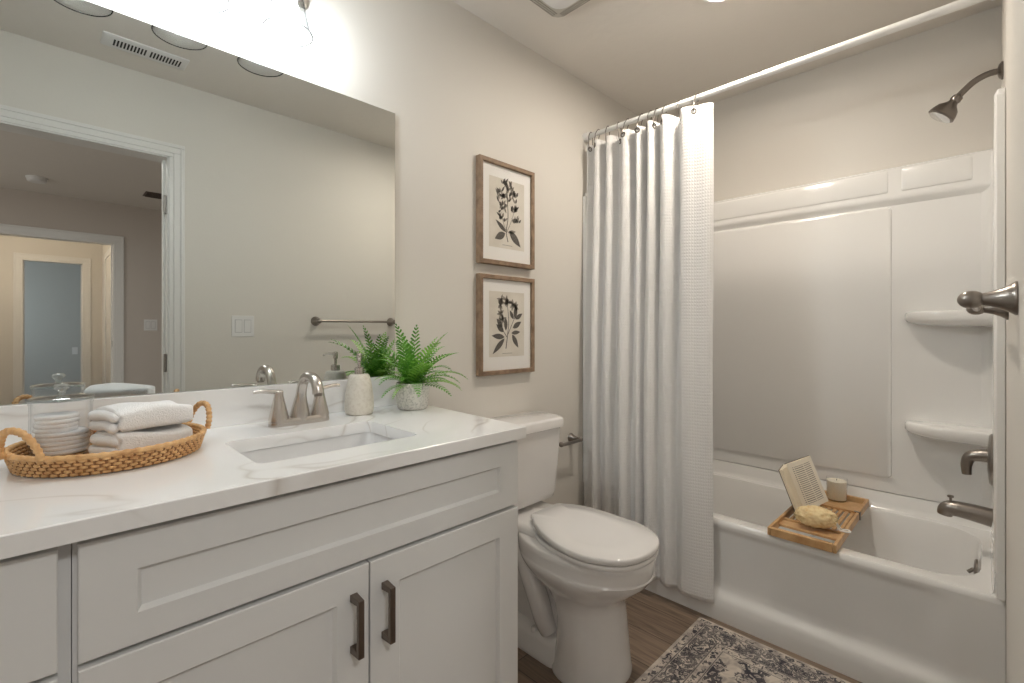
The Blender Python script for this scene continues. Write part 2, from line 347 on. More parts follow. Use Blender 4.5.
def casing(name, x0, x1, z1, y_face, t, depth, width=.072, side=1, hinge=None, strike=None):
    """door lining and moulded casing round an opening; y_face: wall face, side: +1 casing grows to +y"""
    o = struct(MB().box(x0, x0+.014, y_face-depth, y_face, 0, z1).box(x1-.014, x1, y_face-depth, y_face, 0, z1).box(x0, x1, y_face-depth, y_face, z1-.014, z1)
        .box(x0+.014, x0+.024, y_face-depth+.02, y_face-depth+.055, 0, z1-.014).box(x1-.024, x1-.014, y_face-depth+.02, y_face-depth+.055, 0, z1-.014)
        .build(name, M['trim'], smooth=False))
    b = MB()
    def strip(xa, xb, za, zb, d): b.box(xa, xb, y_face, y_face+d, za, zb)
    for u0, u1, d in ((-.008, .012, t*.55), (.012, width-.018, t*.75), (width-.018, width, t)):
        strip(x0-u1, x0-u0, 0, z1+u0, d); strip(x1+u0, x1+u1, 0, z1+u0, d); strip(x0-u1, x1+u1, z1+u0, z1+u1, d)
    b.build('casing', M['trim'], o, bevel=.002)
    for z in (hinge or ()): MB().box(x1-.017, x1-.0135, y_face-.052, y_face-.018, z-.045, z+.045).lathe([(.006, z-.047), (.006, z+.047)], (x1-.022, y_face-.012, 0), 12).build('hinge', M['dark_nickel'], o)
    if strike: MB().box(x1-.0165, x1-.0135, y_face-.07, y_face-.042, strike-.03, strike+.03).build('strike_plate', M['dark_nickel'], o)
    return o
casing('door_1', DX0, DX1, DZ, YO, .012, .115, .060, hinge=(1.85, 1.03, .22))
bb = MB().box(DX1+.075, 1.97, YO, YO+.012, 0, .09); struct(bb.build('baseboard_front', M['trim'], bevel=.004))
struct(MB().box(.96, 1.97, YM-.012, YM, 0, .09).build('baseboard_back', M['trim'], bevel=.004))
# bedroom, corridor and far room behind the camera (seen in the mirror)
YB = -3.34
struct(MB().box(-2.6, 2.6, YB-.12, YO-.12, -.1, -.002).build('floor_bedroom', M['carpet'], smooth=False))
struct(MB().box(-2.6, 2.6, YB-.12, YO-.12, ZC, ZC+.1).build('ceiling_bedroom', M['ceil'], smooth=False))
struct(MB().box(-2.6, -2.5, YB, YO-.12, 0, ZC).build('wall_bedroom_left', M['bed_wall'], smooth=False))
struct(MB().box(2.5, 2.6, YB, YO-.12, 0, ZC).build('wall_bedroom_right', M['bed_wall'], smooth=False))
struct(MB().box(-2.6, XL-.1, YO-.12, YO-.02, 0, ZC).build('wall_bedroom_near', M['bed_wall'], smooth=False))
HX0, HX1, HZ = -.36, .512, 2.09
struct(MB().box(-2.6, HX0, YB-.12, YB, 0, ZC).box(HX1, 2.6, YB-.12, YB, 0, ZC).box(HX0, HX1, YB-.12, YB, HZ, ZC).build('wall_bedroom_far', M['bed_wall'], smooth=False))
casing('door_2', HX0, HX1, HZ, YB, .016, .12, strike=1.06)
YC = -5.56
struct(MB().box(-.8, .8, YC-.12, YB-.12, -.1, -.002).build('floor_corridor', M['carpet'], smooth=False))
struct(MB().box(-.8, .8, YC-.12, YB-.12, ZC, ZC+.1).build('ceiling_corridor', M['ceil'], smooth=False))
struct(MB().box(-.8, -.7, YC, YB-.12, 0, ZC).build('wall_corridor_left', M['wall'], smooth=False))
struct(MB().box(.56, .66, YC, YB-.12, 0, ZC).build('wall_corridor_right', M['wall'], smooth=False))
FX0, FX1, FZ = -.20, .375, 2.09
struct(MB().box(-.8, FX0, YC-.12, YC, 0, ZC).box(FX1, .8, YC-.12, YC, 0, ZC).box(FX0, FX1, YC-.12, YC, FZ, ZC).build('wall_corridor_far', M['wall'], smooth=False))
casing('door_3', FX0, FX1, FZ, YC, .016, .12)
o = struct(MB().box(.548, .56, -5.0, -4.93, 0, 2.1).box(.548, .56, -4.2, -4.13, 0, 2.1).box(.548, .56, -5.0, -4.13, 2.1, 2.17).build('trim_corridor', M['trim'], bevel=.003))
struct(MB().box(-1.4, 1.4, -7.7, YC-.12, -.1, -.002).build('floor_far_room', M['carpet'], smooth=False))
struct(MB().box(-1.4, 1.4, -7.7, YC-.12, ZC, ZC+.1).build('ceiling_far_room', M['ceil'], smooth=False))
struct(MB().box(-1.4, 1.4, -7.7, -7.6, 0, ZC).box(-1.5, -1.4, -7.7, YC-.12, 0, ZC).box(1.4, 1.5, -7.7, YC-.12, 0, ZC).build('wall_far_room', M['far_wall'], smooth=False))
struct(MB().box(-1.4, 1.4, -7.6, -7.585, 0, .09).build('baseboard_far_room', M['trim'], bevel=.003))

def switch_plate(name, label, x, y, z, w_=.115, h_=.118, rockers=2, yaw=1):
    t = thing(name, label, 'light switch' if rockers else 'outlet', (x, y, z))
    MB().box(x-w_/2, x+w_/2, y, y+.004, z-h_/2, z+h_/2).build('plate', M['plastic'], t, bevel=.003)
    for k in range(rockers):
        cx = x+(k-(rockers-1)/2)*.046
        MB().box(cx-.0185, cx+.0185, y+.0038, y+.0044, z-.0365, z+.0365).build('rocker_recess', M['cab_in'], t, smooth=False)
        MB().add([(cx-.0165, y+.004, z-.034), (cx+.0165, y+.004, z-.034), (cx+.0165, y+.004, z+.034), (cx-.0165, y+.004, z+.034),
                  (cx-.0165, y+.0048, z-.034), (cx+.0165, y+.0048, z-.034), (cx+.0165, y+.0068, z+.034), (cx-.0165, y+.0068, z+.034)],
                 [(0,1,2,3), (4,5,6,7), (0,1,5,4), (1,2,6,5), (2,3,7,6), (3,0,4,7)]).build('rocker', M['plastic'], t, bevel=.001)
    if not rockers:
        for dz in (-.02, .02): MB().lathe([(.016, 0), (.016, .003)], (x, y+.004, z+dz), 16, 'y').build('socket', M['plastic'], t)
    return t
switch_plate('light_switch', 'white double rocker switch beside the door casing, seen in the mirror', .803, YO, H+.022)
switch_plate('light_switch', 'white double switch on the dim bedroom wall, deep in the mirror', .807, YB, H+.053)
switch_plate('wall_outlet', 'small outlet low on the grey far room wall, deep in the mirror', .36, -7.6, .86, .07, .115, 0)
t = thing('smoke_detector', 'round white smoke detector on the bedroom ceiling, seen in the mirror', 'smoke detector', (-.043, -2.72, ZC))
MB().lathe([(.07, 0), (.07, -.012)], (-.043, -2.72, ZC), 28).build('base', M['plastic'], t)
MB().lathe([(.064, -.012), (.062, -.03), (.05, -.04)], (-.043, -2.72, ZC), 28).build('cover', M['plastic'], t)
t = thing('ceiling_vent', 'dark brown vent on the bedroom ceiling, seen in the mirror', 'vent', (.78, -2.66, ZC))
MB().box(.67, .89, -2.76, -2.56, ZC-.006, ZC).build('frame', M['pull'], t)
b = MB()
for k in range(9): b.box(.685, .875, -2.745+k*.02, -2.737+k*.02, ZC-.012, ZC-.006)
b.build('louvre', M['pull'], t)

# ------------------------------------------------------------------ vanity
CT = H-.262; CBt = CT-.0305                    # counter top, underside
YF = .885                                     # counter front edge
YD = .905                                     # door faces
SX0, SX1, SY0, SY1 = .297, .666, 1.000, 1.256 # sink cut-out
def counter():
    n = 6; inner = rrect(SX0, SX1, SY0, SY1, .022, 0, n)
    outer = []
    for (x, y) in ((.957, YM-.001), (XL+.012, YM-.001), (XL+.012, YF), (.933, YF)):
        for k in range(n+1):
            a = {0: 0, 1: PI/2, 2: PI, 3: 1.5*PI}[len(outer)//(n+1)]+PI/2*k/n; outer.append((x-.002+.002*math.cos(a) if x > 0 else x+.002+.002*math.cos(a), (y-.002 if y > 1.2 else y+.002)+.002*math.sin(a), 0))
    L = lambda r, z: [(x, y, z) for x, y, _ in r]
    rings = [L(inner, CBt), L(inner, CT-.002), L([((x-.48)*1.006+.48, (y-1.128)*1.008+1.128, 0) for x, y, _ in inner], CT), L([(x-.002*(1 if x > 0 else -1), y-.002*(1 if y > 1.2 else -1), 0) for x, y, _ in outer], CT), L(outer, CT-.002), L(outer, CBt), L(inner, CBt)]
    return MB().loft(rings, False, False)
tag(counter().build('countertop', M['quartz']), 'white veined quartz countertop with rectangular sink cut-out on vanity', 'countertop')
tag(MB().box(XL+.012, .886, YM-.0205, YM-.0005, CT, H-.1606).build('backsplash', M['quartz'], bevel=.0015), 'low white quartz backsplash strip along wall under the mirror', 'backsplash')
t = thing('sink', 'white undermount rectangular basin set in the vanity countertop', 'sink', (.48, 1.128, CBt))
rs = [rrect(SX0-.025, SX1+.025, SY0-.025, SY1+.022, .03, CBt-.0005), rrect(SX0-.004, SX1+.004, SY0-.004, SY1+.004, .03, CBt-.0005), rrect(SX0-.002, SX1+.002, SY0-.002, SY1+.002, .03, CBt-.006),
      rrect(SX0+.012, SX1-.012, SY0+.012, SY1-.012, .045, CBt-.10), rrect(SX0+.022, SX1-.022, SY0+.022, SY1-.022, .05, CBt-.122), rrect(SX0+.05, SX1-.05, SY0+.05, SY1-.05, .05, CBt-.130),
      rrect(.46, .50, 1.108, 1.148, .019, CBt-.134)]
MB().loft(rs, False, True).build('basin', M['sink'], t, angle=60)
MB().lathe([(.028, 0), (.03, .002), (.022, .004), (.018, .002)], (.48, 1.128, CBt-.134), 24).build('drain', M['nickel'], t)

def panel_front(name, x0, x1, z0, z1, parent, stile=.068, rail=.062, rec=.009, low=None):
    low = low or rail
    """shaker front: frame with a chamfered step down to a flat recessed panel; front face at y=YD, 20 mm thick"""
    y0, y1 = YD, YD+.0195
    def R(i, yy):
        lo = i[1]-(rail-low if i[1] > .03 else 0)
        return [(x0+i[0], yy, z0+lo), (x1-i[0], yy, z0+lo), (x1-i[0], yy, z1-i[1]), (x0+i[0], yy, z1-i[1])]
    rings = [R((0,0), y1), R((0,0), y0+.0015), R((.0015,.0015), y0), R((stile,rail), y0), R((stile+.004,rail+.004), y0+rec*.55), R((stile+.006,rail+.006), y0+rec)]
    return MB().loft(rings, True, True).build(name, M['cab'], parent, angle=20)
def pull(parent, x, z0, z1):
    b = MB(); y = YD
    s = .0062; bar_y = y-.030
    b.box(x-s, x+s, bar_y-s*.8, bar_y+s*.8, z0, z1)
    for z in (z0+.006, z1-.006): b.add([(x-s, bar_y, z-.006), (x+s, bar_y, z-.006), (x+s, bar_y, z+.006), (x-s, bar_y, z+.006), (x-s*1.25, y, z-.0075), (x+s*1.25, y, z-.0075), (x+s*1.25, y, z+.0075), (x-s*1.25, y, z+.0075)],
                                       [(0,1,2,3), (4,5,6,7), (0,1,5,4), (1,2,6,5), (2,3,7,6), (3,0,4,7)])
    return b.build('handle', M['pull'], parent, bevel=.0012)
def carcass(name, x0, x1, parent):
    b = MB(); ya = YD+.0205
    b.box(x0, x0+.018, ya, YM-.004, .10, CBt-.0005).box(x1-.018, x1, ya, YM-.004, .10, CBt-.0005).box(x0+.018, x1-.018, ya, YM-.004, .10, .118).box(x0+.018, x1-.018, YM-.012, YM-.004, .118, CBt-.0005)
    b.box(x0, x1, ya+.055, ya+.07, 0, .10)                                                              # toe kick
    for (za, zb) in ((CBt-.036, CBt-.0005), (H-.50, H-.455), (.118, .14)): b.box(x0+.018, x1-.018, ya, ya+.018, za, zb)
    return b.build(name, M['cab_in'] if False else M['cab'], parent, smooth=False)
t = thing('sink_cabinet', 'white shaker sink cabinet with two doors and bronze bar pulls', 'cabinet', (.47, 1.19, 0))
carcass('body', .0285, .926, t)
panel_front('false_front', .034, .9205, H-.474, H-.304, t, .066, .056, low=.047)
d1 = panel_front('door', .034, .4790, .115, H-.4835, t); d1['label'] = 'left shaker door'
pull(d1, .4450, H-.650, H-.535)
d2 = panel_front('door', .4825, .9205, .115, H-.4835, t); d2['label'] = 'right shaker door'
pull(d2, .5150, H-.652, H-.536)
t = thing('drawer_cabinet', 'white drawer cabinet left of the sink cabinet, cut by photo edge', 'cabinet', (-.19, 1.19, 0))
carcass('body', XL+.02, .0275, t)
for k, (za, zb) in enumerate(((H-.474, H-.304), (H-.775, H-.4835), (.115, H-.7845))):
    dr = panel_front('drawer', XL+.03, .0135, za, zb, t, .068, .056)
    b = MB(); s = .0062; zc = (za+zb)/2+.02; xa, xb = -.258, -.143
    b.box(xa, xb, YD-.030-s*.8, YD-.030+s*.8, zc-s, zc+s)
    for x in (xa+.006, xb-.006): b.box(x-.006, x+.006, YD-.030, YD, zc-s, zc+s)
    b.build('handle', M['pull'], dr, bevel=.0012)

# mirror
MX0, MX1, MZ0, MZ1 = XL+.05, .8795, H-.160, H+.7645
t = thing('mirror', 'large frameless wall mirror above the vanity backsplash', 'mirror', (.25, YM, MZ0))
MB().box(MX0, MX1, YM-.0062, YM-.0055, MZ0, MZ1).build('mirror_glass', M['mirror'], t, smooth=False)
MB().box(MX0, MX1, YM-.0055, YM-.0003, MZ0, MZ1).build('backing', M['mirror_edge'], t, smooth=False)

# faucet
t = thing('faucet', 'brushed nickel two-handle gooseneck faucet behind the sink', 'faucet', (.505, 1.375, CT))
fx, fy = .512, 1.366
ringz = lambda k, z: [(fx+(x-fx)*k, fy+(y-fy)*k, z) for x, y, _ in rrect(fx-.082, fx+.082, fy-.026, fy+.026, .0255, 0, 8)]
MB().loft([ringz(1, CT), ringz(1, CT+.010), ringz(.97, CT+.016), ringz(.88, CT+.020)]).build('base_plate', M['nickel'], t, angle=50)
pts = bez((fx, fy, CT+.010), (fx, fy-.004, CT+.075), (fx, fy-.012, CT+.135), (fx, fy-.066, CT+.1365), 14) + bez((fx, fy-.066, CT+.1365), (fx, fy-.104, CT+.137), (fx, fy-.122, CT+.122), (fx, fy-.125, CT+.094), 8)[1:]
n = len(pts); MB().tube(pts, [.0265-.0130*smoothstep(0, .28, i/n)+.0012*smoothstep(.7, 1, i/n) for i in range(n)], 20).build('spout', M['nickel'], t, angle=60)
MB().lathe([(.0105, 0), (.0105, .006)], (fx, fy-.1252, CT+.088), 16).build('aerator', M['dark_nickel'], t)
for s in (-1, 1):
    hx = fx+s*.056
    h = MB().lathe([(.026, .012), (.0255, .022), (.018, .055), (.0125, .080), (.0115, .088), (.012, .092), (.009, .097)], (hx, fy, CT), 24).build('handle_post', M['nickel'], t, angle=60)
    lv = [(hx-s*.006, fy, CT+.0915), (hx+s*.015, fy+.002, CT+.094), (hx+s*.045, fy+.006, CT+.0975), (hx+s*.062, fy+.008, CT+.096)]
    MB().tube(catmull(lv, 5), [.0085-.0025*k/15 for k in range(16)], 12, flat=.8).build('lever', M['nickel'], h, angle=60)

# soap dispenser
t = thing('soap_dispenser', 'beige stone-look soap dispenser with metal pump right of the faucet', 'soap dispenser', (.702, 1.388, CT))
c = (.702, 1.388, CT)
MB().lathe([(.038, 0), (.042, .004), (.0445, .022), (.0435, .05), (.038, .09), (.0325, .114), (.030, .121), (.026, .124), (.012, .125)], c, 32).build('bottle', M['concrete'], t, angle=60)
p = MB().lathe([(.0145, .124), (.0145, .143), (.012, .145), (.005, .146), (.005, .163), (.0075, .165), (.0085, .184), (.007, .188), (.002, .189)], c, 20).build('pump', M['nickel'], t, angle=40)
dn = Vector((-.45, -.89, 0)); q = Vector((c[0], c[1], c[2]+.181))
MB().tube([q, q+dn*.025+Vector((0,0,.001)), q+dn*.042-Vector((0,0,.001)), q+dn*.050-Vector((0,0,.006))], [.0048, .0042, .0036, .003], 10).build('nozzle', M['nickel'], p)

# fern
t = thing('potted_fern', 'green fern in a speckled grey-white pot beside the mirror', 'potted plant', (.874, 1.354, CT))
c = Vector((.874, 1.354, CT))
MB().lathe([(.042, 0), (.047, .004), (.053, .025), (.0555, .05), (.0545, .087), (.0515, .0875), (.051, .075), (.0, .074)], c, 36, cap1=False).build('pot', M['pot'], t, angle=50)
MB().lathe([(.051, .074), (.04, .079), (.015, .081)], c, 24).build('soil', M['soil'], t)
def frond(az, el, L, droop, m, seed):
    rnd = random.Random(seed); d = Vector((math.cos(az), math.sin(az), 0)); b = MB(); N = 15
    base = c+Vector((0, 0, .076))+d*.012*rnd.random(); P = []; p = Vector(base); ang = el
    for i in range(N+1):
        P.append(p.copy()); st = L/N; p = p+(d*math.cos(ang)+Vector((0,0,1))*math.sin(ang))*st
        ang -= droop/N*(0.4+1.3*i/N)
        if p.y > YM-.012: p.y = YM-.012
    b.tube(P, [.0012-.0008*i/N for i in range(N+1)], 5)
    side = Vector((-d.y, d.x, 0)); roll = rnd.uniform(-.5, .5)
    for i in range(2, N+1):
        f = i/N; wd = L*.215*min(1, .35+2.4*f)*(1-f)**.7+.004
        tg = (P[i]-P[i-1]).normalized(); up = side.cross(tg).normalized(); up = up if up.z > 0 else -up
        for s in (-1, 1):
            dirn = (side*s*math.cos(roll*s)+up*(.30*s*roll+.12)+tg*(.42+.5*f)).normalized(); wv = tg*(L/N*.32)
            a = P[i]; tip = a+dirn*wd-Vector((0,0,1))*wd*.10; mid = a+dirn*wd*.45+up*wd*.08; m2 = a+dirn*wd*.78+up*wd*.04
            for q in (tip, mid, m2):
                if q.y > YM-.008: q.y = YM-.008
            b.add([a-wv*.5, mid-wv, m2-wv*.75, tip, m2+wv*.75, mid+wv, a+wv*.5], [(0,1,5,6), (1,2,4,5), (2,3,4)])
    return b.build('frond', m, t, angle=180)
k = 0
for ring_n, el, L, dr in ((10, .30, .180, 1.1), (12, .66, .200, 1.2), (11, 1.0, .212, .85), (7, 1.32, .210, .45), (9, .55, .12, .9)):
    for i in range(ring_n):
        az = 2*PI*(i+.37*k % 1)/ring_n+random.uniform(-.25, .25)
        back = max(0, math.sin(az)); L_ = L*(.68 if math.cos(az) < -.7 and el < .8 else 1); frond(az, el+.35*back+random.uniform(-.12, .12), (L_*random.uniform(.85, 1.12))*(1-.25*back), dr*random.uniform(.8, 1.2), M['leaf'] if (i+k) % 3 else M['leaf2'], k*31+i)
    k += 1

# ------------------------------------------------------------------ rattan tray with jar, cotton pads, towels
TX, TY = .104, 1.275
t = thing('rattan_tray', 'round woven rattan tray with two loop handles on the countertop', 'tray', (TX, TY, CT))
def circ(rx, ry, z, n, wob=None):
    return [(TX+(rx+(wob(i) if wob else 0))*math.cos(2*PI*i/n), TY+(ry+(wob(i) if wob else 0))*math.sin(2*PI*i/n), z) for i in range(n)]
RB = .145
NS = 120; n = NS*4; b = MB()
for k in range(5):
    z = CT+.0047+k*.0064; r = RB+.010*(k/5); sgn = 1 if k % 2 else -1
    b.tube(circ(r, r, z, n, lambda i: sgn*.0027*math.cos(2*PI*i/8)), .0031, 6, closed=True)
b.build('woven_side', M['rattan'], t, angle=180)
b = MB()
for i in range(NS):
    a = 2*PI*i/NS
    b.tube([(TX+(RB-.0005)*math.cos(a), TY+(RB-.0005)*math.sin(a), CT+.002), (TX+(RB+.0095)*math.cos(a), TY+(RB+.0095)*math.sin(a), CT+.034)], .0024, 6)
b.build('stakes', M['rattan_dark'], t)
b = MB(); n2 = 360
b.tube(circ(RB+.010, RB+.010, CT+.0365, n2), [.0052+.0007*math.sin(2*PI*i/6) for i in range(n2)], 8, closed=True); b.build('rim', M['rattan'], t, angle=180)
b = MB().lathe([(RB, .002), (RB, .005), (.0, .0052)], (TX, TY, CT), 72, cap1=False)
for k in range(16): b.tube(circ(.006+k*.0088, .006+k*.0088, CT+.0062, 64), .0032, 6, closed=True)
b.build('base', M['rattan'], t)
for az in (math.radians(213), math.radians(13)):
    d = Vector((math.cos(az), math.sin(az), 0)); sd = Vector((-d.y, d.x, 0)); q = Vector((TX, TY, CT+.035))+d*(RB+.012)
    pts = catmull([q-sd*.046, q-sd*.041+d*.006+Vector((0,0,.026)), q-sd*.018+d*.012+Vector((0,0,.050)), q+sd*.018+d*.012+Vector((0,0,.050)), q+sd*.041+d*.006+Vector((0,0,.026)), q+sd*.046], 14)
    MB().tube(pts, [.0058+.0010*math.sin(i*1.5) for i in range(len(pts))], 9).build('handle', M['rattan'], t, angle=180)
# jar
JX, JY, JZ = .0255, 1.3215, CT+.0098
t = thing('glass_jar', 'clear lidded glass jar of cotton pads on the rattan tray', 'jar', (JX, JY, JZ))
MB().lathe([(.0, .0), (.044, .0), (.0475, .004), (.0475, .102), (.0490, .106), (.0490, .110), (.0460, .110), (.0450, .104), (.0450, .010), (.041, .006), (.0, .006)], (JX, JY, JZ), 48, cap0=False, cap1=False).build('body', M['glass'], t, angle=50)
ld = MB().lathe([(.044, .1105), (.0500, .111), (.0505, .114), (.049, .117), (.03, .1205), (.012, .122), (.0, .1222)], (JX, JY, JZ), 48, cap1=False).build('lid', M['lid_glass'], t, angle=50)
MB().lathe([(.006, .122), (.0055, .127), (.0105, .133), (.0125, .138), (.0105, .1425), (.006, .144), (.0, .1443)], (JX, JY, JZ), 24, cap1=False).build('knob', M['lid_glass'], ld, angle=50)
nth = ['bottom', 'second lowest', 'third lowest', 'fourth lowest', 'fifth lowest', 'sixth lowest', 'seventh lowest', 'second from top', 'topmost']
for k in range(9):
    wide = k < 5; r = .0405 if wide else .0335; px = JX+(.0015 if wide else -.0075)+random.uniform(-.0012, .0012); py = JY+(0 if wide else -.001)+random.uniform(-.001, .001); pz = JZ+.0062+k*.0086
    seg = 32; rr = [r*(1+.02*math.sin(3*2*PI*i/seg+k)+.012*math.sin(7*2*PI*i/seg+2*k)) for i in range(seg)]
    ring = lambda f, z: [(px+rr[i]*f*math.cos(2*PI*i/seg), py+rr[i]*f*math.sin(2*PI*i/seg), z) for i in range(seg)]
    o = MB().loft([ring(.95, pz), ring(.99, pz+.0012), ring(1, pz+.004), ring(.99, pz+.0070), ring(.94, pz+.0084), ring(.4, pz+.0085)]).build('cotton_pad', M['cotton'], angle=180)
    tag(o, nth[k]+' round white cotton pad of the pile inside the glass jar', 'cotton pad', 'cotton pads in the glass jar')
# towels: each a folded cloth, rounded fold in front, folded layers showing at the short side
def towel(name, label, cx, cy, z0, ang, L, Wd, th, seed):
    NU, NV = 44, 44; rings = []
    for j in range(NU+1):
        u = -1+2*j/NU; ring = []
        e = (1-abs(u)**10)**.5 if abs(u) < 1 else 0
        for i in range(NV):
            a = 2*PI*i/NV; cu, su = math.cos(a), math.sin(a)
            cy_ = math.copysign(abs(cu)**.33, cu); sz = math.copysign(abs(su)**.45, su)
            # folded layers: shallow grooves round the short sides and the back edge
            lay = abs(math.sin(1.5*PI*(sz*.5+.5)))
            groove = (.010*(1-lay**.4))*(smoothstep(.80, .96, -u))
            x = u*(L/2)-math.copysign(groove+.004*(1-lay), u)*smoothstep(.86, 1, -u)
            k = .86+.14*e
            y = cy_*(Wd/2)*(.94+.06*e)+.0025*math.sin(u*4+seed)
            top = .0065*math.sin(u*1.9+.6+seed)*(1-cy_*cy_*.6)+.004*math.sin(cy_*2.5+u*2+seed*2)
            z = z0+th*.5+sz*th*.5*k+(top if sz > 0 else 0)*max(0, sz)
            ring.append((x, y, max(z0, z)))
        rings.append(ring)
    b = MB().loft(rings)
    for q, fz in enumerate((.25, .70)):                   # the folded edges at the short left side
        pts = []; rr = []
        for k in range(15):
            v = k/14*2-1; pts.append((-L/2+.001+.003*math.sin(v*3+seed+q), v*Wd*.475, z0+th*fz+.0012*math.sin(v*4+seed))); rr.append(th*.235*max(.35, (1-abs(v)**8)**.5 if abs(v) < 1 else .35))
        b.tube(pts, rr, 14)
    b.xform(Matrix.Translation((cx, cy, 0)) @ Matrix.Rotation(ang, 4, 'Z'))
    return tag(b.build(name, M['towel'], angle=180), label, 'towel', 'folded white towels on the tray')
ta = math.radians(17)
towel('folded_towel', 'lower folded white towel on the tray, under the other', .151, 1.252, CT+.0106, ta, .138, .106, .0465, 3)
towel('folded_towel', 'upper folded white towel, top of the pair on the tray',   .151, 1.254, CT+.0598, ta, .138, .106, .045, 8)

# ------------------------------------------------------------------ vanity light
LZ = H+.82; LY = YM-.120
t = thing('vanity_light', 'three-shade vanity light with clear glass bell shades above mirror', 'light fixture', (.27, YM, LZ+.2))
MB().loft([[(x, YM-d, z) for x, z, _ in rrect(.27-.30+k, .27+.30-k, LZ+.155+k, LZ+.265-k, .01, 0, 3)] for k, d in ((0, .0005), (0, .018), (.006, .024))]).build('back_plate', M['nickel'], t, angle=40)
for x in (.062, .270, .478):
    a = MB().tube(bez((x, YM-.02, LZ+.205), (x, YM-.09, LZ+.22), (x, LY, LZ+.24), (x, LY, LZ+.165), 12), .0075, 12).lathe([(.024, .165), (.026, .160), (.026, .115), (.020, .112)], (x, LY, LZ), 20).build('arm', M['nickel'], t, angle=50)
    MB().lathe([(.0325, .130), (.036, .128), (.041, .095), (.049, .05), (.058, .012), (.064, .0), (.0625, -.0008), (.0562, .012), (.047, .05), (.039, .095), (.034, .125)], (x, LY, LZ), 40, cap0=False, cap1=False).build('shade', M['shade_glass'], t, angle=60)
    MB().tube([(x+.0634*math.cos(2*PI*k/48), LY+.0634*math.sin(2*PI*k/48), LZ-.0004) for k in range(48)], .0014, 8, closed=True).build('shade_rim', M['rim_glass'], t)
    MB().lathe([(.013, .115), (.0135, .105), (.022, .085), (.029, .063), (.030, .050), (.027, .037), (.019, .027), (.008, .0225), (.0, .022)], (x, LY, LZ), 24, cap1=False).build('bulb', M['bulb'], t, angle=180)

# ------------------------------------------------------------------ pictures
def picture(label, x0, x1, z0, z1, leaves):
    t = thing('framed_print', label, 'framed picture', ((x0+x1)/2, YM, z0), 'botanical prints above the toilet')
    fw, D = .0185, .027; yf = YM-D
    def R(i, yy): return [(x0+i, yy, z0+i), (x1-i, yy, z0+i), (x1-i, yy, z1-i), (x0+i, yy, z1-i)]
    MB().loft([R(0, YM-.0005), R(0, yf+.002), R(.002, yf), R(fw-.002, yf), R(fw, yf+.002), R(fw, yf+.016), R(fw, YM-.0005)], False, False).build('frame', M['oak'], t, angle=30)
    MB().box(x0+fw, x1-fw, yf+.012, YM-.001, z0+fw, z1-fw).build('mat', M['mat_board'], t, smooth=False)
    px0, px1, pz0, pz1 = x0+.060, x1-.060, z0+.075, z1-.068
    b = MB(); W_, H_ = px1-px0, pz1-pz0
    pr = MB().box(px0, px1, yf+.0115, yf+.0125, pz0, pz1).build('print', M['paper'], t, smooth=False)
    yy = yf+.0110
    def P(u, v): return (px0+W_*u, pz0+H_*v)
    def leaf(u, v, ang, ln, wd, mi):
        a = Vector(P(u, v)); d = Vector((math.cos(ang), math.sin(ang))); s = Vector((-d.y, d.x)); pts = []
        N = 7
        L = [a+d*ln*k/N+s*wd*math.sin(PI*(k/N)**.85) for k in range(N+1)]; R_ = [a+d*ln*k/N-s*wd*math.sin(PI*(k/N)**.85) for k in range(1, N)]
        pts = L+R_[::-1]; b.prism([tuple(p) for p in pts], yy-.0002, yy+.0004, 'y', mi)
    def stem(pl, w0, w1, mi):
        pp = catmull([P(*p) for p in pl], 6)
        for k in range(len(pp)-1):
            a, c2 = Vector(pp[k]), Vector(pp[k+1]); d = (c2-a).normalized(); s = Vector((-d.y, d.x)); wa = w0+(w1-w0)*k/len(pp)
            b.prism([tuple(a+s*wa), tuple(c2+s*wa), tuple(c2-s*wa), tuple(a-s*wa)], yy-.0001, yy+.0004, 'y', mi)
    leaves(leaf, stem)
    b.prism([P(.36, .045), P(.64, .045), P(.64, .052), P(.36, .052)], yy-.0001, yy+.0004, 'y', 1)
    b.build('plant_drawing', [M['ink'], M['ink2']], pr, smooth=False)
    MB().box(x0+fw, x1-fw, yf+.0055, yf+.0065, z0+fw, z1-fw).build('glass', M['picture_glass'], t, smooth=False)
    return t
def art_top(leaf, stem):
    rnd = random.Random(5)
    stem([(.52, .10), (.47, .25), (.52, .45), (.50, .72), (.47, .90)], .0022, .0008, 0)
    stem([(.47, .22), (.62, .42), (.72, .60)], .0014, .0007, 1); stem([(.48, .24), (.38, .38), (.34, .52)], .0014, .0007, 1)
    leaf(.46, .24, 2.5, .075, .010, 0); leaf(.44, .22, 3.6, .068, .016, 0); leaf(.56, .27, -.75, .095, .017, 0); leaf(.52, .24, .2, .05, .008, 1)
    for cx, cy, n, sp in ((.46, .84, 22, .13), (.40, .70, 20, .13), (.64, .72, 18, .12), (.34, .54, 14, .09), (.72, .54, 14, .09), (.76, .40, 9, .06), (.34, .40, 10, .07)):
        for k in range(n):
            a = rnd.uniform(-.6, PI+.6); r = sp*1.6*rnd.random()**.7
            leaf(cx+r*math.cos(a), cy+r*.6*math.sin(a), rnd.choice((.9, 1.2, 1.9, 2.3))+rnd.uniform(-.3, .3), rnd.uniform(.018, .034), .0046, 0 if k % 3 == 0 else 1)
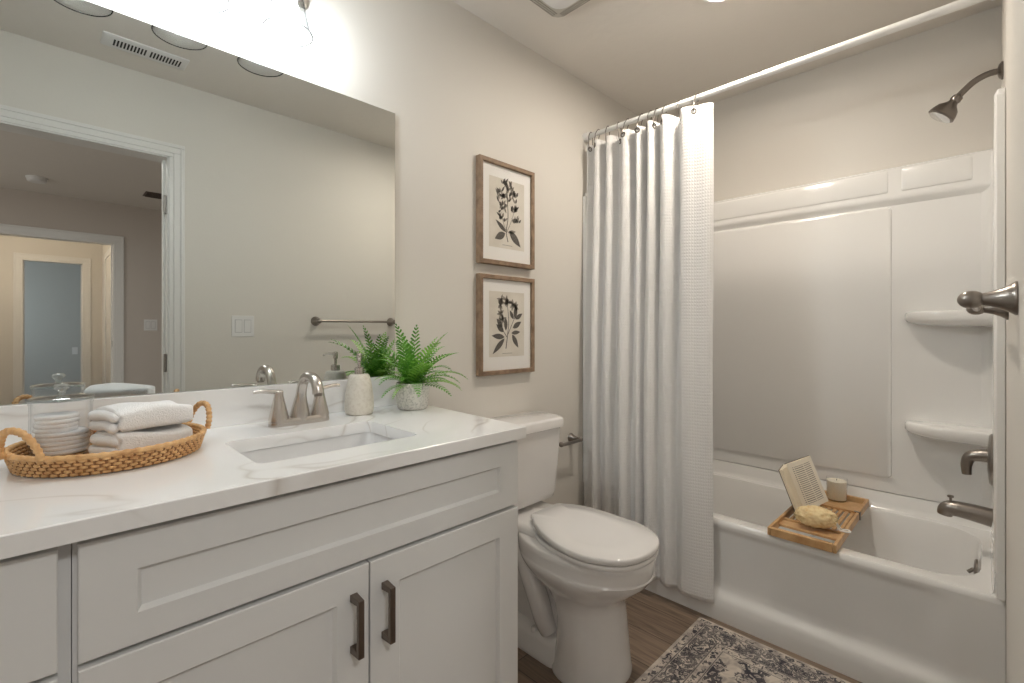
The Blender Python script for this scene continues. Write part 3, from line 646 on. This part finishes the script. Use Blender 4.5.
def art_low(leaf, stem):
    rnd = random.Random(9)
    stem([(.46, .12), (.50, .30), (.54, .55), (.50, .80)], .0022, .0008, 0)
    stem([(.50, .32), (.62, .48), (.76, .66)], .0015, .0008, 0); stem([(.49, .30), (.38, .40), (.30, .50)], .0015, .0008, 0)
    for u, v, a, ln, wd in ((.42, .30, 3.05, .075, .012), (.42, .28, 3.9, .095, .012), (.40, .38, 2.5, .055, .012), (.36, .45, 2.3, .05, .011), (.64, .34, -1.0, .07, .012), (.62, .36, .1, .055, .009), (.66, .44, .5, .06, .012),
                            (.72, .58, 1.45, .068, .011), (.74, .58, .55, .05, .010), (.68, .58, 2.1, .045, .009), (.46, .40, 1.6, .06, .010)):
        leaf(u, v, a, ln, wd, 0)
    for cx, cy in ((.30, .80), (.32, .88), (.46, .86), (.52, .84), (.66, .80), (.74, .78), (.32, .66), (.36, .58)):
        for k in range(6):
            leaf(cx, cy, k*PI/3+rnd.random(), .020+.008*rnd.random(), .0052, 1)
        for k in range(3): leaf(cx, cy, k*2.1+rnd.random(), .010, .002, 0)
picture('upper of two oak-framed botanical prints, bushy flowering plant, above the toilet', 1.258, 1.588, H+.276, H+.716, art_top)
picture('lower of two oak-framed botanical prints, long dark leaves, above the toilet', 1.258, 1.588, H-.189, H+.232, art_low)

# ------------------------------------------------------------------ toilet
AX = 1.398
t = thing('toilet', 'white two-piece toilet with closed lid between vanity and tub', 'toilet', (AX, 1.1, 0))
def egg(hw, yf, yb, z, n=48, sq=2.6, yc=None):
    yc = yc if yc is not None else yf+(yb-yf)*.46; pts = []
    for i in range(n):
        a = 2*PI*i/n; c_, s_ = math.cos(a), math.sin(a)
        e = 2/2.02 if s_ < 0 else 2/sq
        x = hw*math.copysign(abs(c_)**e, c_); y = math.copysign(abs(s_)**e, s_); y = yc+(y*(yc-yf) if y < 0 else y*(yb-yc)); pts.append((AX+x, y, z))
    return pts
b = MB()
b.loft([egg(.147, .868, 1.13, 0), egg(.147, .868, 1.13, .012), egg(.143, .872, 1.12, .022), egg(.137, .878, 1.11, .10), egg(.130, .886, 1.11, .19), egg(.127, .888, 1.13, .235), egg(.128, .880, 1.17, .275),
        egg(.150, .850, 1.22, .30), egg(.172, .810, 1.26, .335), egg(.180, .790, 1.28, .355), egg(.184, .778, 1.29, .375), egg(.182, .782, 1.29, .379), egg(.180, .780, 1.30, .385), egg(.182, .776, 1.30, .415), egg(.182, .776, 1.30, .432), egg(.176, .783, 1.295, .440), egg(.12, .85, 1.22, .440)])
b.loft([rrect(AX-.125, AX+.125, 1.06, 1.40, .05, z) for z in (0, .012)] + [rrect(AX-.120, AX+.120, 1.06, 1.39, .05, .02), rrect(AX-.114, AX+.114, 1.06, 1.38, .05, .06), rrect(AX-.104, AX+.104, 1.06, 1.36, .045, .078), rrect(AX-.07, AX+.07, 1.06, 1.36, .04, .090), rrect(AX-.055, AX+.055, 1.05, 1.36, .04, .20), rrect(AX-.07, AX+.07, 1.05, 1.40, .04, .32), rrect(AX-.12, AX+.12, 1.10, 1.44, .04, .40), rrect(AX-.125, AX+.125, 1.12, 1.452, .03, .455), rrect(AX-.11, AX+.11, 1.2, 1.45, .03, .470)])
for s in (-1, 1):
    pth = catmull([(AX+s*.060, 1.30, .40), (AX+s*.082, 1.262, .345), (AX+s*.088, 1.225, .28), (AX+s*.086, 1.185, .20), (AX+s*.080, 1.160, .13), (AX+s*.07, 1.14, .09)], 6)
    b.tube(pth, [.036+.004*math.sin(PI*i/30) for i in range(len(pth))], 18)
b.build('bowl', M['porc'], t, angle=55)
for s in (-1, 1): MB().lathe([(.014, 0), (.014, .012), (.010, .018), (.003, .020)], (AX+s*.094, 1.195, .073), 16).build('bolt_cap', M['porc'], t)
half = catmull([(0, 1.230), (.072, 1.229), (.083, 1.223), (.094, 1.206), (.122, 1.172), (.150, 1.120), (.170, 1.055), (.179, .985), (.178, .915), (.152, .848), (.114, .802), (.060, .777), (0, .770)], 4)
def lid_ring(k, z):
    pts = [(AX+x*k, 1.0+(y-1.0)*k, z+.020*smoothstep(.95, 1.25, y)*(1 if z > .459 else 0)) for x, y in half]
    return pts + [(2*AX-x, y, z) for x, y, z in pts[-2:0:-1]]
MB().loft([lid_ring(.985, .441), lid_ring(.995, .446), lid_ring(.995, .454), lid_ring(.985, .4575)]).build('seat', M['porc'], t, angle=50)
MB().loft([lid_ring(.985, .4595), lid_ring(1, .463), lid_ring(1, .474), lid_ring(.992, .4785), lid_ring(.975, .4815), lid_ring(.6, .4835)]).build('lid', M['porc'], t, angle=50)
for s in (-1, 1): MB().lathe([(.013, 0), (.013, .024), (.009, .028)], (AX+s*.070, 1.236, .441), 16).build('hinge_cap', M['porc'], t)
tz0, tz1 = H-.712, H-.411
MB().loft([rrect(AX-.150, AX+.150, 1.310, 1.450, .03, tz0-.0), rrect(AX-.158, AX+.158, 1.298, 1.458, .035, tz0+.008), rrect(AX-.163, AX+.163, 1.293, 1.460, .035, tz0+.03), rrect(AX-.170, AX+.170, 1.276, 1.468, .035, tz0+.22), rrect(AX-.172, AX+.172, 1.272, 1.468, .035, tz1)]).build('tank', M['porc'], t, angle=50)
MB().loft([rrect(AX-.173, AX+.173, 1.270, 1.470, .03, tz1+.0006), rrect(AX-.178, AX+.178, 1.262, 1.474, .03, tz1+.005), rrect(AX-.178, AX+.178, 1.262, 1.474, .03, tz1+.035), rrect(AX-.174, AX+.174, 1.266, 1.471, .03, tz1+.041), rrect(AX-.18, AX+.18, 1.28, 1.46, .04, tz1+.044)]).build('tank_lid', M['porc'], t, angle=50)

# toilet paper holder on the wall between tank and curtain
def flare_post(parent, p, d, m, ln=.066, name='post', k=1.0):
    """trumpet-shaped post: round foot on the wall narrowing to a neck and an egg-shaped end; d = direction out of the wall (+-1 in y)"""
    prof = [(.0, .0), (.030, .0), (.030, .003), (.0265, .008), (.021, .017), (.0165, .028), (.0130, .040), (.0115, .048)]
    b = MB().lathe([(r*k, d*h*ln/.066) for r, h in prof], p, 24, 'y', cap0=False); b.ball((p[0], p[1]+d*ln*.97, p[2]), .0165*k, 20, 12, (1, 1.2, 1))
    return b.build(name, m, parent, angle=40)
t = thing('toilet_paper_holder', 'dark nickel paper holder bar on wall between tank and curtain', 'paper holder', (1.82, YM, H-.545))
flare_post(t, (1.882, YM-.0005, H-.541), -1, M['dark_nickel'], .062, k=.75)
flare_post(t, (1.735, YM-.0005, H-.541), -1, M['dark_nickel'], .062, k=.75)
MB().tube([(1.735, YM-.066, H-.543), (1.882, YM-.066, H-.543)], .0082, 12).build('bar', M['dark_nickel'], t)

# ------------------------------------------------------------------ tub, surround
TR = H-.79; TX0 = 2.0
t = thing('bathtub', 'white alcove bathtub with recessed apron panel behind the curtain', 'bathtub', (2.33, .72, 0))
y0, y1 = YO+.001, YM-.001
b = MB()
out = rrect(TX0-.004, XB-.002, y0, y1, .004, TR); 
rr = [[(x, y, TR-.02) for x, y, _ in out], [(x+.002 if x < 2.2 else x, y, TR-.006) for x, y, _ in out], [(x+.008 if x < 2.2 else x, y, TR) for x, y, _ in out]]
def basin(i, z, r): return rrect(2.068+i[0], 2.606-i[1], .020+i[2], 1.405-i[3], r, z)
rr += [basin((-.012, -.012, -.012, -.012), TR, .15), basin((-.004, -.004, -.004, -.004), TR-.003, .145), basin((0, 0, 0, 0), TR-.012, .14), basin((.02, .02, .006, .05), TR-.12, .14), basin((.045, .045, .018, .13), TR-.27, .14), basin((.075, .075, .06, .19), TR-.325, .13), basin((.14, .14, .13, .26), TR-.34, .10)]
b.loft(rr, False, True)
# raised lip along the wall sides (cove up to the surround seam)
lip = [(XB-.002, TR-.002), (2.632, TR-.002), (2.640, TR+.006), (2.648, TR+.022), (2.655, TR+.060), (2.660, TR+.068), (XB-.002, TR+.068)]
b.prism(lip, y0, y1, 'y')
for s, yy in ((1, y0), (-1, y1)):
    lp = [(yy, TR-.002), (yy+s*.030, TR-.002), (yy+s*.025, TR+.010), (yy+s*.022, TR+.06), (yy+s*.020, TR+.068), (yy, TR+.068)]
    b.prism(lp, TX0+.012, XB-.002, 'x')
b.build('basin', M['acryl'], t, angle=40)
# apron as a relief grid
b = MB(); NY, NZ = 90, 60; vs = []
for j in range(NZ+1):
    z = (TR-.02)*j/NZ
    for i in range(NY+1):
        y = y0+(y1-y0)*i/NY
        zb = .105; wob = .10+.05*smoothstep(0, .3, z)           # recessed panel: bottom step and slanted ends
        inside = smoothstep(zb-.022, zb+.022, z)*smoothstep(y0+wob-.03, y0+wob+.05, y-.25*max(0, .25-z)*0)*smoothstep(y1-.10, y1-.17, y)*(1-smoothstep(TR-.055, TR-.025, z))
        vs.append((TX0-.0045-.018*(1-smoothstep(.050, .155, z))+.012*inside, y, z))
fs = [(j*(NY+1)+i, j*(NY+1)+i+1, (j+1)*(NY+1)+i+1, (j+1)*(NY+1)+i) for j in range(NZ) for i in range(NY)]
b.add(vs, fs); b.build('apron', M['acryl'], t, angle=180)
ov = MB().lathe([(.041, 0), (.041, .006), (.036, .010), (.012, .012)], (2.335, .0245, TR-.060), 24, 'y'); ov.tube([(2.335, .036, TR-.055), (2.335, .050, TR-.070)], .006, 8); ov.build('overflow_plate', M['dark_nickel'], t)
MB().lathe([(.032, 0), (.032, .003), (.02, .006)], (2.335, .24, TR-.3405), 24).build('drain', M['nickel'], t)

t = thing('tub_surround', 'white glossy acrylic tub surround with moulded shelves and top band', 'shower surround', (XB, .72, TR+.07))
SB = TR+.0695; ST = H+.712; XS = 2.655
b = MB()
b.box(XS, XB-.002, y0, y1, SB, ST-.004)
b.build('back_panel', M['acryl'], t, bevel=.004)
def relief(x_base, x_top, ya, yb, za, zb, r=.02, ch=.008):
    bb = MB(); R = lambda i, x: [(x, y, z) for y, z, _ in rrect(ya+i, yb-i, za+i, zb-i, max(r-i, .003), 0, 5)]
    bb.loft([R(0, x_base), R(ch*.25, x_base-(x_base-x_top)*.7), R(ch, x_top)]); return bb
relief(XS, XS-.012, .300, y1-.20, H-.655, H+.545, .018).build('raised_panel', M['acryl'], t, angle=45)
band = MB().prism([(XS, H+.548), (XS-.016, H+.566), (XS-.022, H+.580), (XS-.020, H+.588), (XS-.018, ST-.004), (XS-.012, ST), (XB-.002, ST)], y0+.012, y1-.012, 'y')
bd = band.build('top_band', M['acryl'], t, angle=40)
b = MB()
for ya, yb in ((.31, y1-.06), (.045, .265)):
    za, zb = H+.602, H+.698
    def bx(z, off): return XS-.020+(z-(H+.588))/(ST-.004-H-.588)*.002-off
    b.loft([[(bx(z, off), y, z) for y, z, _ in rrect(ya+i, yb-i, za+i, zb-i, .006, 0, 3)] for i, off in ((0, -.003), (.0005, .003), (.004, .005))])
b.build('band_inset', M['acryl'], bd, angle=30)
for s, yy in ((1, y0), (-1, y1)):
    b = MB(); th = .024
    b.loft([[(x, yy+s*d, z) for x, z in pl] for d, pl in ((0, [(TX0-.003, SB), (XS+.002, SB), (XS+.002, ST), (TX0-.003, ST)]), (th-.008, [(TX0-.003, SB), (XS+.002, SB), (XS+.002, ST), (TX0-.003, ST)]), (th, [(TX0+.012, SB), (XS+.002, SB), (XS+.002, ST-.012), (TX0+.012, ST-.012)]))])
    b.prism([(XS+.002, yy+s*(th-.002)), (XS-.034, yy+s*(th-.002)), (XS-.018, yy+s*(th+.006)), (XS-.006, yy+s*(th+.018)), (XS+.002, yy+s*(th+.036))], SB, ST-.010, 'z')
    b.box(TX0-.018, TX0+.004, yy, yy+s*.020, TR+.001, ST-.02)
    b.build('end_panel', M['acryl'], t, bevel=.003, angle=40)
for zt in (H+.078, H-.388):                                  # two corner shelves at the faucet end
    rings = []; N = 18; ye = y0+.022
    for f, z in ((.93, zt), (.985, zt-.004), (1, zt-.012), (1, zt-.034), (.97, zt-.044), (.87, zt-.054), (.6, zt-.062), (.3, zt-.066)):
        ring = [(XS+.002, ye)]
        for k in range(N+1):
            a = PI/2*k/N; ring.append((XS+.002-.135*f*math.sin(a)**.8, ye+.268*f*max(0, math.cos(a))**.55))
        rings.append([(x, y, z) for x, y in ring])
    MB().loft(rings).build('shelf', M['acryl'], t, angle=50)

# plumbing trim on the faucet wall (x = 2.33)
PX = 2.32; YE = y0+.0252
t = thing('wall_shower', 'dark nickel shower head on a bent arm high on the wall', 'shower head', (PX, YO, H+.885))
MB().lathe([(.030, 0), (.030, .004), (.022, .011), (.012, .014)], (PX, YO+.0005, H+.885), 24, 'y').build('flange', M['shower'], t)
arm = catmull([(PX, YO+.004, H+.885), (PX, .00, H+.886), (PX, .035, H+.872), (PX, .068, H+.842), (PX, .078, H+.830)], 6)
MB().tube(arm, .0105, 14).build('arm', M['shower'], t)
hd = MB().lathe([(.012, -.016), (.016, -.012), (.017, 0), (.014, .006), (.018, .016), (.034, .032), (.041, .050), (.043, .062), (.038, .065)], (0, 0, 0), 28)
hd.xform(Matrix.Translation((PX, .083, H+.824)) @ Vector((0, 0, 1)).rotation_difference(Vector((-.10, .62, -.78))).to_matrix().to_4x4())
h = hd.build('head', M['shower'], t, angle=40)
fc = MB().lathe([(.036, .0645), (.036, .067), (.01, .068)], (0, 0, 0), 24).xform(Matrix.Translation((PX, .083, H+.824)) @ Vector((0, 0, 1)).rotation_difference(Vector((-.10, .62, -.78))).to_matrix().to_4x4())
fc.build('spray_face', M['chrome'], h)
t = thing('shower_valve', 'round nickel shower valve with hooked lever above the tub spout', 'faucet valve', (PX, YE, H-.447))
MB().lathe([(.088, 0), (.088, .004), (.080, .009), (.04, .013)], (PX, YE-.0005, H-.447), 36, 'y').build('escutcheon', M['dark_nickel'], t)
MB().tube(catmull([(PX, YE+.006, H-.436), (PX, YE+.034, H-.438), (PX, YE+.056, H-.448), (PX, YE+.065, H-.476), (PX, YE+.064, H-.510)], 6), [.024-.011*i/24 for i in range(25)], 14).build('lever', M['dark_nickel'], t)
t = thing('tub_spout', 'nickel tub spout with pull-up diverter over the tub edge', 'tub spout', (PX, YE, H-.648))
MB().tube(catmull([(PX, YE-.0005, H-.648), (PX, YE+.05, H-.642), (PX, YE+.10, H-.640), (PX, YE+.117, H-.648), (PX, YE+.122, H-.668)], 6), [.032-.011*i/24 for i in range(25)], 20).build('spout', M['dark_nickel'], t, angle=50)
MB().lathe([(.004, 0), (.004, .018), (.009, .020), (.009, .026), (.003, .028)], (PX, YE+.106, H-.622), 14).build('diverter_knob', M['dark_nickel'], t)

# ------------------------------------------------------------------ curtain rod, rings, curtain
RX, RZ = 2.005, H+1.003
t = thing('curtain_rod', 'white round curtain rod across the tub alcove near ceiling', 'curtain rod', (RX, .72, RZ))
MB().tube([(RX, YO+.001, RZ), (RX, YM-.001, RZ)], .0125, 20).tube([(RX, YO+.001, RZ), (RX, .62, RZ)], .0140, 20).build('rod', M['white_metal'], t)
for s, yy in ((1, YO), (-1, YM)): MB().tube([(RX, yy+s*.0005, RZ), (RX, yy+s*.03, RZ)], [.024, .021], 20).build('end_cap', M['white_metal'], t)
ctrl = [(1.468, 1.962), (1.448, 1.945), (1.430, 1.985), (1.412, 1.972), (1.392, 1.930), (1.370, 1.938), (1.358, 1.985), (1.340, 1.965), (1.318, 1.927), (1.296, 1.938), (1.278, 1.988), (1.256, 1.965), (1.226, 1.922), (1.198, 1.934), (1.184, 1.987), (1.166, 1.950), (1.148, 1.924), (1.132, 1.942),
        (1.122, 1.985), (1.108, 1.952), (1.084, 1.920), (1.066, 1.940), (1.056, 1.986), (1.040, 1.950), (1.010, 1.918), (.984, 1.938), (.966, 1.988), (.950, 1.972), (.930, 1.925), (.900, 1.918), (.868, 1.930), (.838, 1.934), (.818, 1.945), (.806, 1.962)]
pth = catmull(ctrl, 5); NP = len(pth); acc = [0]
for i in range(1, NP): acc.append(acc[-1]+math.hypot(pth[i][0]-pth[i-1][0], pth[i][1]-pth[i-1][1]))
CZ0, CZ1 = .072, H+.955; NZ = 110
vs = []; uvs = []
def cpt(i, f):
    y, x = pth[i]; f2 = 1-f                                           # f: 0 bottom .. 1 top
    xm = 1.955; amp = .52+.48*f**.7+.12*math.sin(f*5+acc[i]*3); dx = (x-xm)*amp
    soft = .007*math.sin(acc[i]*21+1.4)*f2*1.2+.004*math.sin(acc[i]*47+f*6)*f2
    X = xm+dx+soft+.034*smoothstep(.35, 1, f)
    X = min(X, 1.970 if f < .30 else 1.970+.045*smoothstep(.30, .6, f))
    Y = y+.007*(i/NP)-.018*f2*(i/NP)+.004*math.sin(f*4+i*.2)*f2
    return X, min(Y, YM-.030)
for j in range(NZ+1):
    f = j/NZ
    for i in range(NP):
        X, Y = cpt(i, f); vs.append((X, Y, CZ0+(CZ1-CZ0)*f-.006*(1-abs(2*((i/NP*7) % 1)-1))*f)); uvs.append((acc[i], f*(CZ1-CZ0)))
fs = [(j*NP+i, j*NP+i+1, (j+1)*NP+i+1, (j+1)*NP+i) for j in range(NZ) for i in range(NP-1)]
cb = MB().add(vs, fs)
cur = cb.build('shower_curtain', M['waffle'], angle=180)
tag(cur, 'white waffle-weave shower curtain gathered at the wall end of the tub', 'shower curtain')
ul = cur.data.uv_layers.new(name='UVMap')
for lp in cur.data.loops: ul.data[lp.index].uv = uvs[lp.vertex_index]
k = cur.modifiers.new('thick', 'SOLIDIFY'); k.thickness = .0018; k.offset = 0
ring_y = [1.441, 1.391, 1.337, 1.274, 1.223, 1.143, 1.097, 1.067, 1.022, .961, .876, .822]
ords = ['first', 'second', 'third', 'fourth', 'fifth', 'sixth', 'seventh', 'eighth', 'ninth', 'tenth', 'eleventh', 'last']
r0 = None
for q, yy in enumerate(ring_y[:11]):
    i = min(range(NP), key=lambda i: abs(pth[i][0]-yy)); X, Y = cpt(i, .985); gz = CZ1-.026
    g = MB(); tang = Vector((pth[min(i+1, NP-1)][1]-pth[max(i-1, 0)][1], pth[min(i+1, NP-1)][0]-pth[max(i-1, 0)][0], 0)).normalized()
    cc = Vector((X, Y, gz)); g.tube([cc+tang*.0100*math.cos(a)+Vector((0, 0, .0100*math.sin(a))) for a in [2*PI*k/20 for k in range(20)]], .0030, 8, closed=True); g.build('grommet', M['shower'], cur)
    top = Vector((RX, Y, RZ)); pts = []
    for k in range(22):
        a = 2*PI*k/22; mid = (top+Vector((0, 0, .018))+cc)/2; hz = (top.z+.018-gz)/2
        pts.append(Vector((mid.x+(RX-X)/2*math.sin(a)*1.0+.018*math.cos(a), Y+(.0015 if k < 11 else -.0015), mid.z+hz*math.sin(a))))
    o = MB().tube(pts, .0020, 7, closed=True).build('curtain_ring', M['shower'], angle=180)
    tag(o, ords[q]+' wire curtain ring from the wall end, on the white rod' if q < 10 else 'last wire curtain ring, at the free edge of the curtain', 'curtain ring', 'wire curtain rings on the rod')

# ------------------------------------------------------------------ bath caddy with book, candle, loofah
BZ = TR+.0005; BX0, BX1, BY0, BY1 = 1.980, 2.630, .376, .600; BT = BZ+.031
t = thing('bath_caddy', 'slatted bamboo bath caddy laid across the tub rims', 'bath caddy', (2.33, .48, BZ))
for ya in (BY0, BY1-.012): MB().box(BX0, BX1, ya, ya+.012, BZ, BT).build('side_rail', M['bamboo'], t, bevel=.003)
for xa in (BX0, BX1-.018): MB().box(xa, xa+.018, BY0+.012, BY1-.012, BZ, BT).build('end_rail', M['bamboo'], t, bevel=.003)
for xa, xb, zz in ((BX0+.100, BX0+.158, .018), (BX0+.165, BX0+.180, .022), (BX1-.165, BX1-.050, .018), (BX1-.192, BX1-.177, .022)):
    MB().box(xa, xb, BY0+.0125, BY1-.0125, BZ+.008, BZ+zz).build('shelf_board', M['bamboo'], t, bevel=.002)
for k in range(9):
    ya = BY0+.022+k*.0208; MB().box(BX0+.180, BX1-.190, ya, ya+.0125, BZ+.006, BZ+.014).build('slat', M['bamboo'], t, bevel=.0015)
MB().box(2.40, 2.412, BY0-.004, BY0+.0, BZ+.001, BT+.002).box(2.40, 2.412, BY0-.004, BY0+.018, BT, BT+.002).build('joint_strap', M['dark_nickel'], t)
# open book leaning back on its own spine
def book():
    tb = Vector((2.280, .546, BZ+.0275)); Lu = .130; Hh = .195
    u = Vector((.85, -.50, .22)).normalized(); nrm = Vector((-.6, -.8, 0)).normalized(); lean = .27
    up = (Vector((0, 0, 1))*math.cos(lean)-nrm*math.sin(lean)); up = (up-u*up.dot(u)).normalized(); nn = u.cross(up)
    if nn.dot(nrm) < 0: nn = -nn
    t = thing('open_book', 'open paperback propped upright on the bamboo caddy', 'book', tb)
    def block(d, th, name, m, face=None):
        N = 10; b = MB(); vs = []; 
        for k in range(N+1):
            f = k/N; bulge = .010*math.sin(PI*min(1, f*1.15))*(1-.3*f)
            for v in (0, 1): 
                vs.append(tb+d*Lu*f+up*Hh*v+nn*bulge)
            for v in (0, 1): vs.append(tb+d*Lu*f+up*Hh*v-nn*th)
        fs = []; fi = []
        for k in range(N):
            o_ = k*4; p_ = o_+4
            fs += [(o_, p_, p_+1, o_+1), (o_+2, o_+3, p_+3, p_+2), (o_, o_+2, p_+2, p_), (o_+1, p_+1, p_+3, o_+3)]; fi += [1, 0, 0, 0]
        fs += [(0, 1, 3, 2), (N*4, N*4+2, N*4+3, N*4+1)]; fi += [0, 0]
        b.v = [tuple(v) for v in vs]; b.f = fs; b.m = fi
        o = b.build(name, [M['page'], M['text']], t, angle=50)
        uvl = o.data.uv_layers.new(name='UVMap')
        for lp in o.data.loops: uvl.data[lp.index].uv = ((lp.vertex_index//4)/N, lp.vertex_index % 2)
        return o
    block(u, .010, 'pages', None)
    left = Vector((-.96, -.11, .02)); left = (left-up*left.dot(up)).normalized(); left.z = max(left.z, 0.0)
    d0 = left; n_keep = nn
    N = 8; b = MB(); vs = []; n2 = d0.cross(up); n2 = n2 if n2.y < 0 else -n2
    for k in range(N+1):
        f = k/N; bul = .008*math.sin(PI*f)
        vs += [tb+d0*Lu*.8*f+n2*bul, tb+d0*Lu*.8*f+up*Hh+n2*bul, tb+d0*Lu*.8*f-n2*.012, tb+d0*Lu*.8*f+up*Hh-n2*.012]
    fs = []
    for k in range(N):
        o_ = k*4; p_ = o_+4; fs += [(o_, p_, p_+1, o_+1), (o_+2, o_+3, p_+3, p_+2), (o_, o_+2, p_+2, p_), (o_+1, p_+1, p_+3, o_+3)]
    fs += [(0, 1, 3, 2), (N*4, N*4+2, N*4+3, N*4+1)]
    b.add(vs, fs); b.build('pages', M['page'], t, angle=50)
    b = MB()
    for dd, nv, th, kk in ((u, nn, .0105, 1), (d0, n2, .0125, .8)):
        q = [tb-nv*th, tb+dd*(Lu*kk+.003)-nv*th, tb+dd*(Lu*kk+.003)-nv*th+up*(Hh+.002), tb-nv*th+up*(Hh+.002)]
        b.add(q+[p-nv*.0012 for p in q], [(0,1,2,3), (4,5,6,7), (0,1,5,4), (1,2,6,5), (2,3,7,6), (3,0,4,7)])
    b.build('cover', M['cover'], t, smooth=False)
book()
t = thing('candle', 'cream candle in a clear glass tumbler on the caddy end', 'candle', (2.556, .484, BZ+.0185))
cc = (2.556, .484, BZ+.0185)
MB().lathe([(.0, 0), (.035, 0), (.038, .003), (.041, .100), (.0392, .100), (.0362, .006), (.0, .006)], cc, 36, cap0=False, cap1=False).build('tumbler', M['tumbler_glass'], t, angle=50)
MB().lathe([(.0, .0065), (.0355, .0065), (.0389, .088), (.03, .089), (.0, .0885)], cc, 32, cap0=False, cap1=False).build('wax', M['wax'], t, angle=50)
MB().tube([(cc[0], cc[1], cc[2]+.088), (cc[0]+.001, cc[1], cc[2]+.095)], .0012, 6).build('wick', M['dark'], t)
# loofah
t = thing('loofah', 'fluffy tan loofah sponge with white cord on the caddy', 'loofah', (2.125, .47, BZ+.03))
b = MB(); rnd = random.Random(3); seg, rg = 64, 40; rings = []
from mathutils import noise as mn
for k in range(1, rg):
    a = PI*k/rg; ring = []
    for i in range(seg):
        th = 2*PI*i/seg; p = Vector((math.cos(a), math.sin(a)*math.cos(th), math.sin(a)*math.sin(th)))
        dsp = 1+.10*mn.noise(p*4.2+Vector((3, 1, 2)))+.09*mn.noise(p*11)+.05*mn.noise(p*26)
        ring.append((p.x*.070*dsp, p.y*.042*dsp, p.z*.039*dsp))
    rings.append(ring)
b.loft(rings)
Ml = Matrix.Translation((2.125, .470, BZ+.0185+.047)) @ Matrix.Rotation(math.radians(-70), 4, 'Z'); b.xform(Ml); b.build('sponge', M['loofah'], t, angle=180)
e = Ml @ Vector((.064, 0, -.004)); dd = Vector((-.30, -.95, 0)).normalized(); sd = Vector((.95, -.30, 0)); zc = BT+.004
lp = catmull([e, Vector((e.x, e.y, zc))+dd*.015+sd*.006, Vector((e.x, e.y, zc+.001))+dd*.038+sd*.013, Vector((e.x, e.y, zc+.001))+dd*.050, Vector((e.x, e.y, zc+.001))+dd*.036-sd*.013, Vector((e.x, e.y, zc))+dd*.014-sd*.006, e+Vector((.001, .001, -.003))], 6)
MB().tube(lp, .0030, 7).build('cord_loop', M['cord'], t)

# ------------------------------------------------------------------ rug
rx, ry = (RUG[0]+RUG[1])/2, (RUG[2]+RUG[3])/2
b = MB().loft([rrect(RUG[0], RUG[1], RUG[2], RUG[3], .004, .0003), rrect(RUG[0], RUG[1], RUG[2], RUG[3], .004, .005), rrect(RUG[0]+.002, RUG[1]-.002, RUG[2]+.002, RUG[3]-.002, .004, .007)])
b.xform(Matrix.Translation((-rx, -ry, 0))); o = b.build('bath_rug', M['rug']); o.location = (rx, ry, 0)
tag(o, 'distressed grey patterned rug with border on the plank floor', 'rug')

# ------------------------------------------------------------------ towel bar, ceiling fittings
t = thing('towel_bar', 'nickel towel bar with flared posts on the wall at right edge', 'towel bar', (1.48, YO, H+.055))
for x in (1.215, 1.745): flare_post(t, (x, YO+.0005, H+.056), 1, M['dark_nickel'], .060)
MB().tube([(1.215, YO+.058, H+.056), (1.745, YO+.058, H+.056)], .0078, 14).build('bar', M['dark_nickel'], t)
t = thing('ceiling_register', 'white slotted air register on the ceiling, seen in the mirror', 'vent', (.34, .205, ZC))
Rm = Matrix.Translation((.337, .203, ZC)) @ Matrix.Rotation(math.radians(-1), 4, 'Z')
MB().loft([rrect(-.158+k, .158-k, -.060+k, .060-k, .004, z, 3) for k, z in ((0, 0), (0, -.004), (.006, -.008))]).xform(Rm).build('face_plate', M['plastic'], t, angle=30)
b = MB()
for k in range(20): xx = -.118+k*.0122+(.010 if k > 9 else 0); b.box(xx, xx+.0066, -.030, .030, -.0083, -.0075)
b.xform(Rm).build('slots', M['dark'], t, smooth=False)
t = thing('exhaust_fan', 'square exhaust fan cover with pale lens on the ceiling', 'exhaust fan', (1.35, 1.10, ZC))
MB().loft([rrect(1.205+k, 1.50-k, .955+k, 1.25-k, .035, z, 6) for k, z in ((0, ZC), (0, ZC-.012), (.012, ZC-.024), (.018, ZC-.026))]).build('grille', mat('fan_grille_plastic', (.55, .52, .47), .45), t, angle=40)
MB().loft([rrect(1.255+k, 1.45-k, 1.005+k, 1.20-k, .05, z, 6) for k, z in ((0, ZC-.026), (0, ZC-.031), (.01, ZC-.034))]).build('lens', M['plastic'], t, angle=40)
b = MB()
for k in range(3):
    g = .016*k
    b.box(1.462+g*.6, 1.466+g*.6, 1.0, 1.205, ZC-.0275, ZC-.0255)
    b.box(1.25, 1.455, 1.212+g*.6, 1.216+g*.6, ZC-.0275, ZC-.0255)
b.build('slots', M['fan_slot'], t, smooth=False)
t = thing('recessed_light', 'warm round recessed downlight in the ceiling before the tub', 'ceiling light', (1.81, .70, ZC))
MB().lathe([(.085, 0), (.085, -.004), (.068, -.008), (.064, -.003), (.064, 0)], (1.81, .70, ZC), 36, cap0=False, cap1=False).build('trim_ring', M['plastic'], t)
MB().lathe([(.065, -.0005), (.065, -.002), (.02, -.002)], (1.81, .70, ZC), 32).build('lens', M['can'], t)
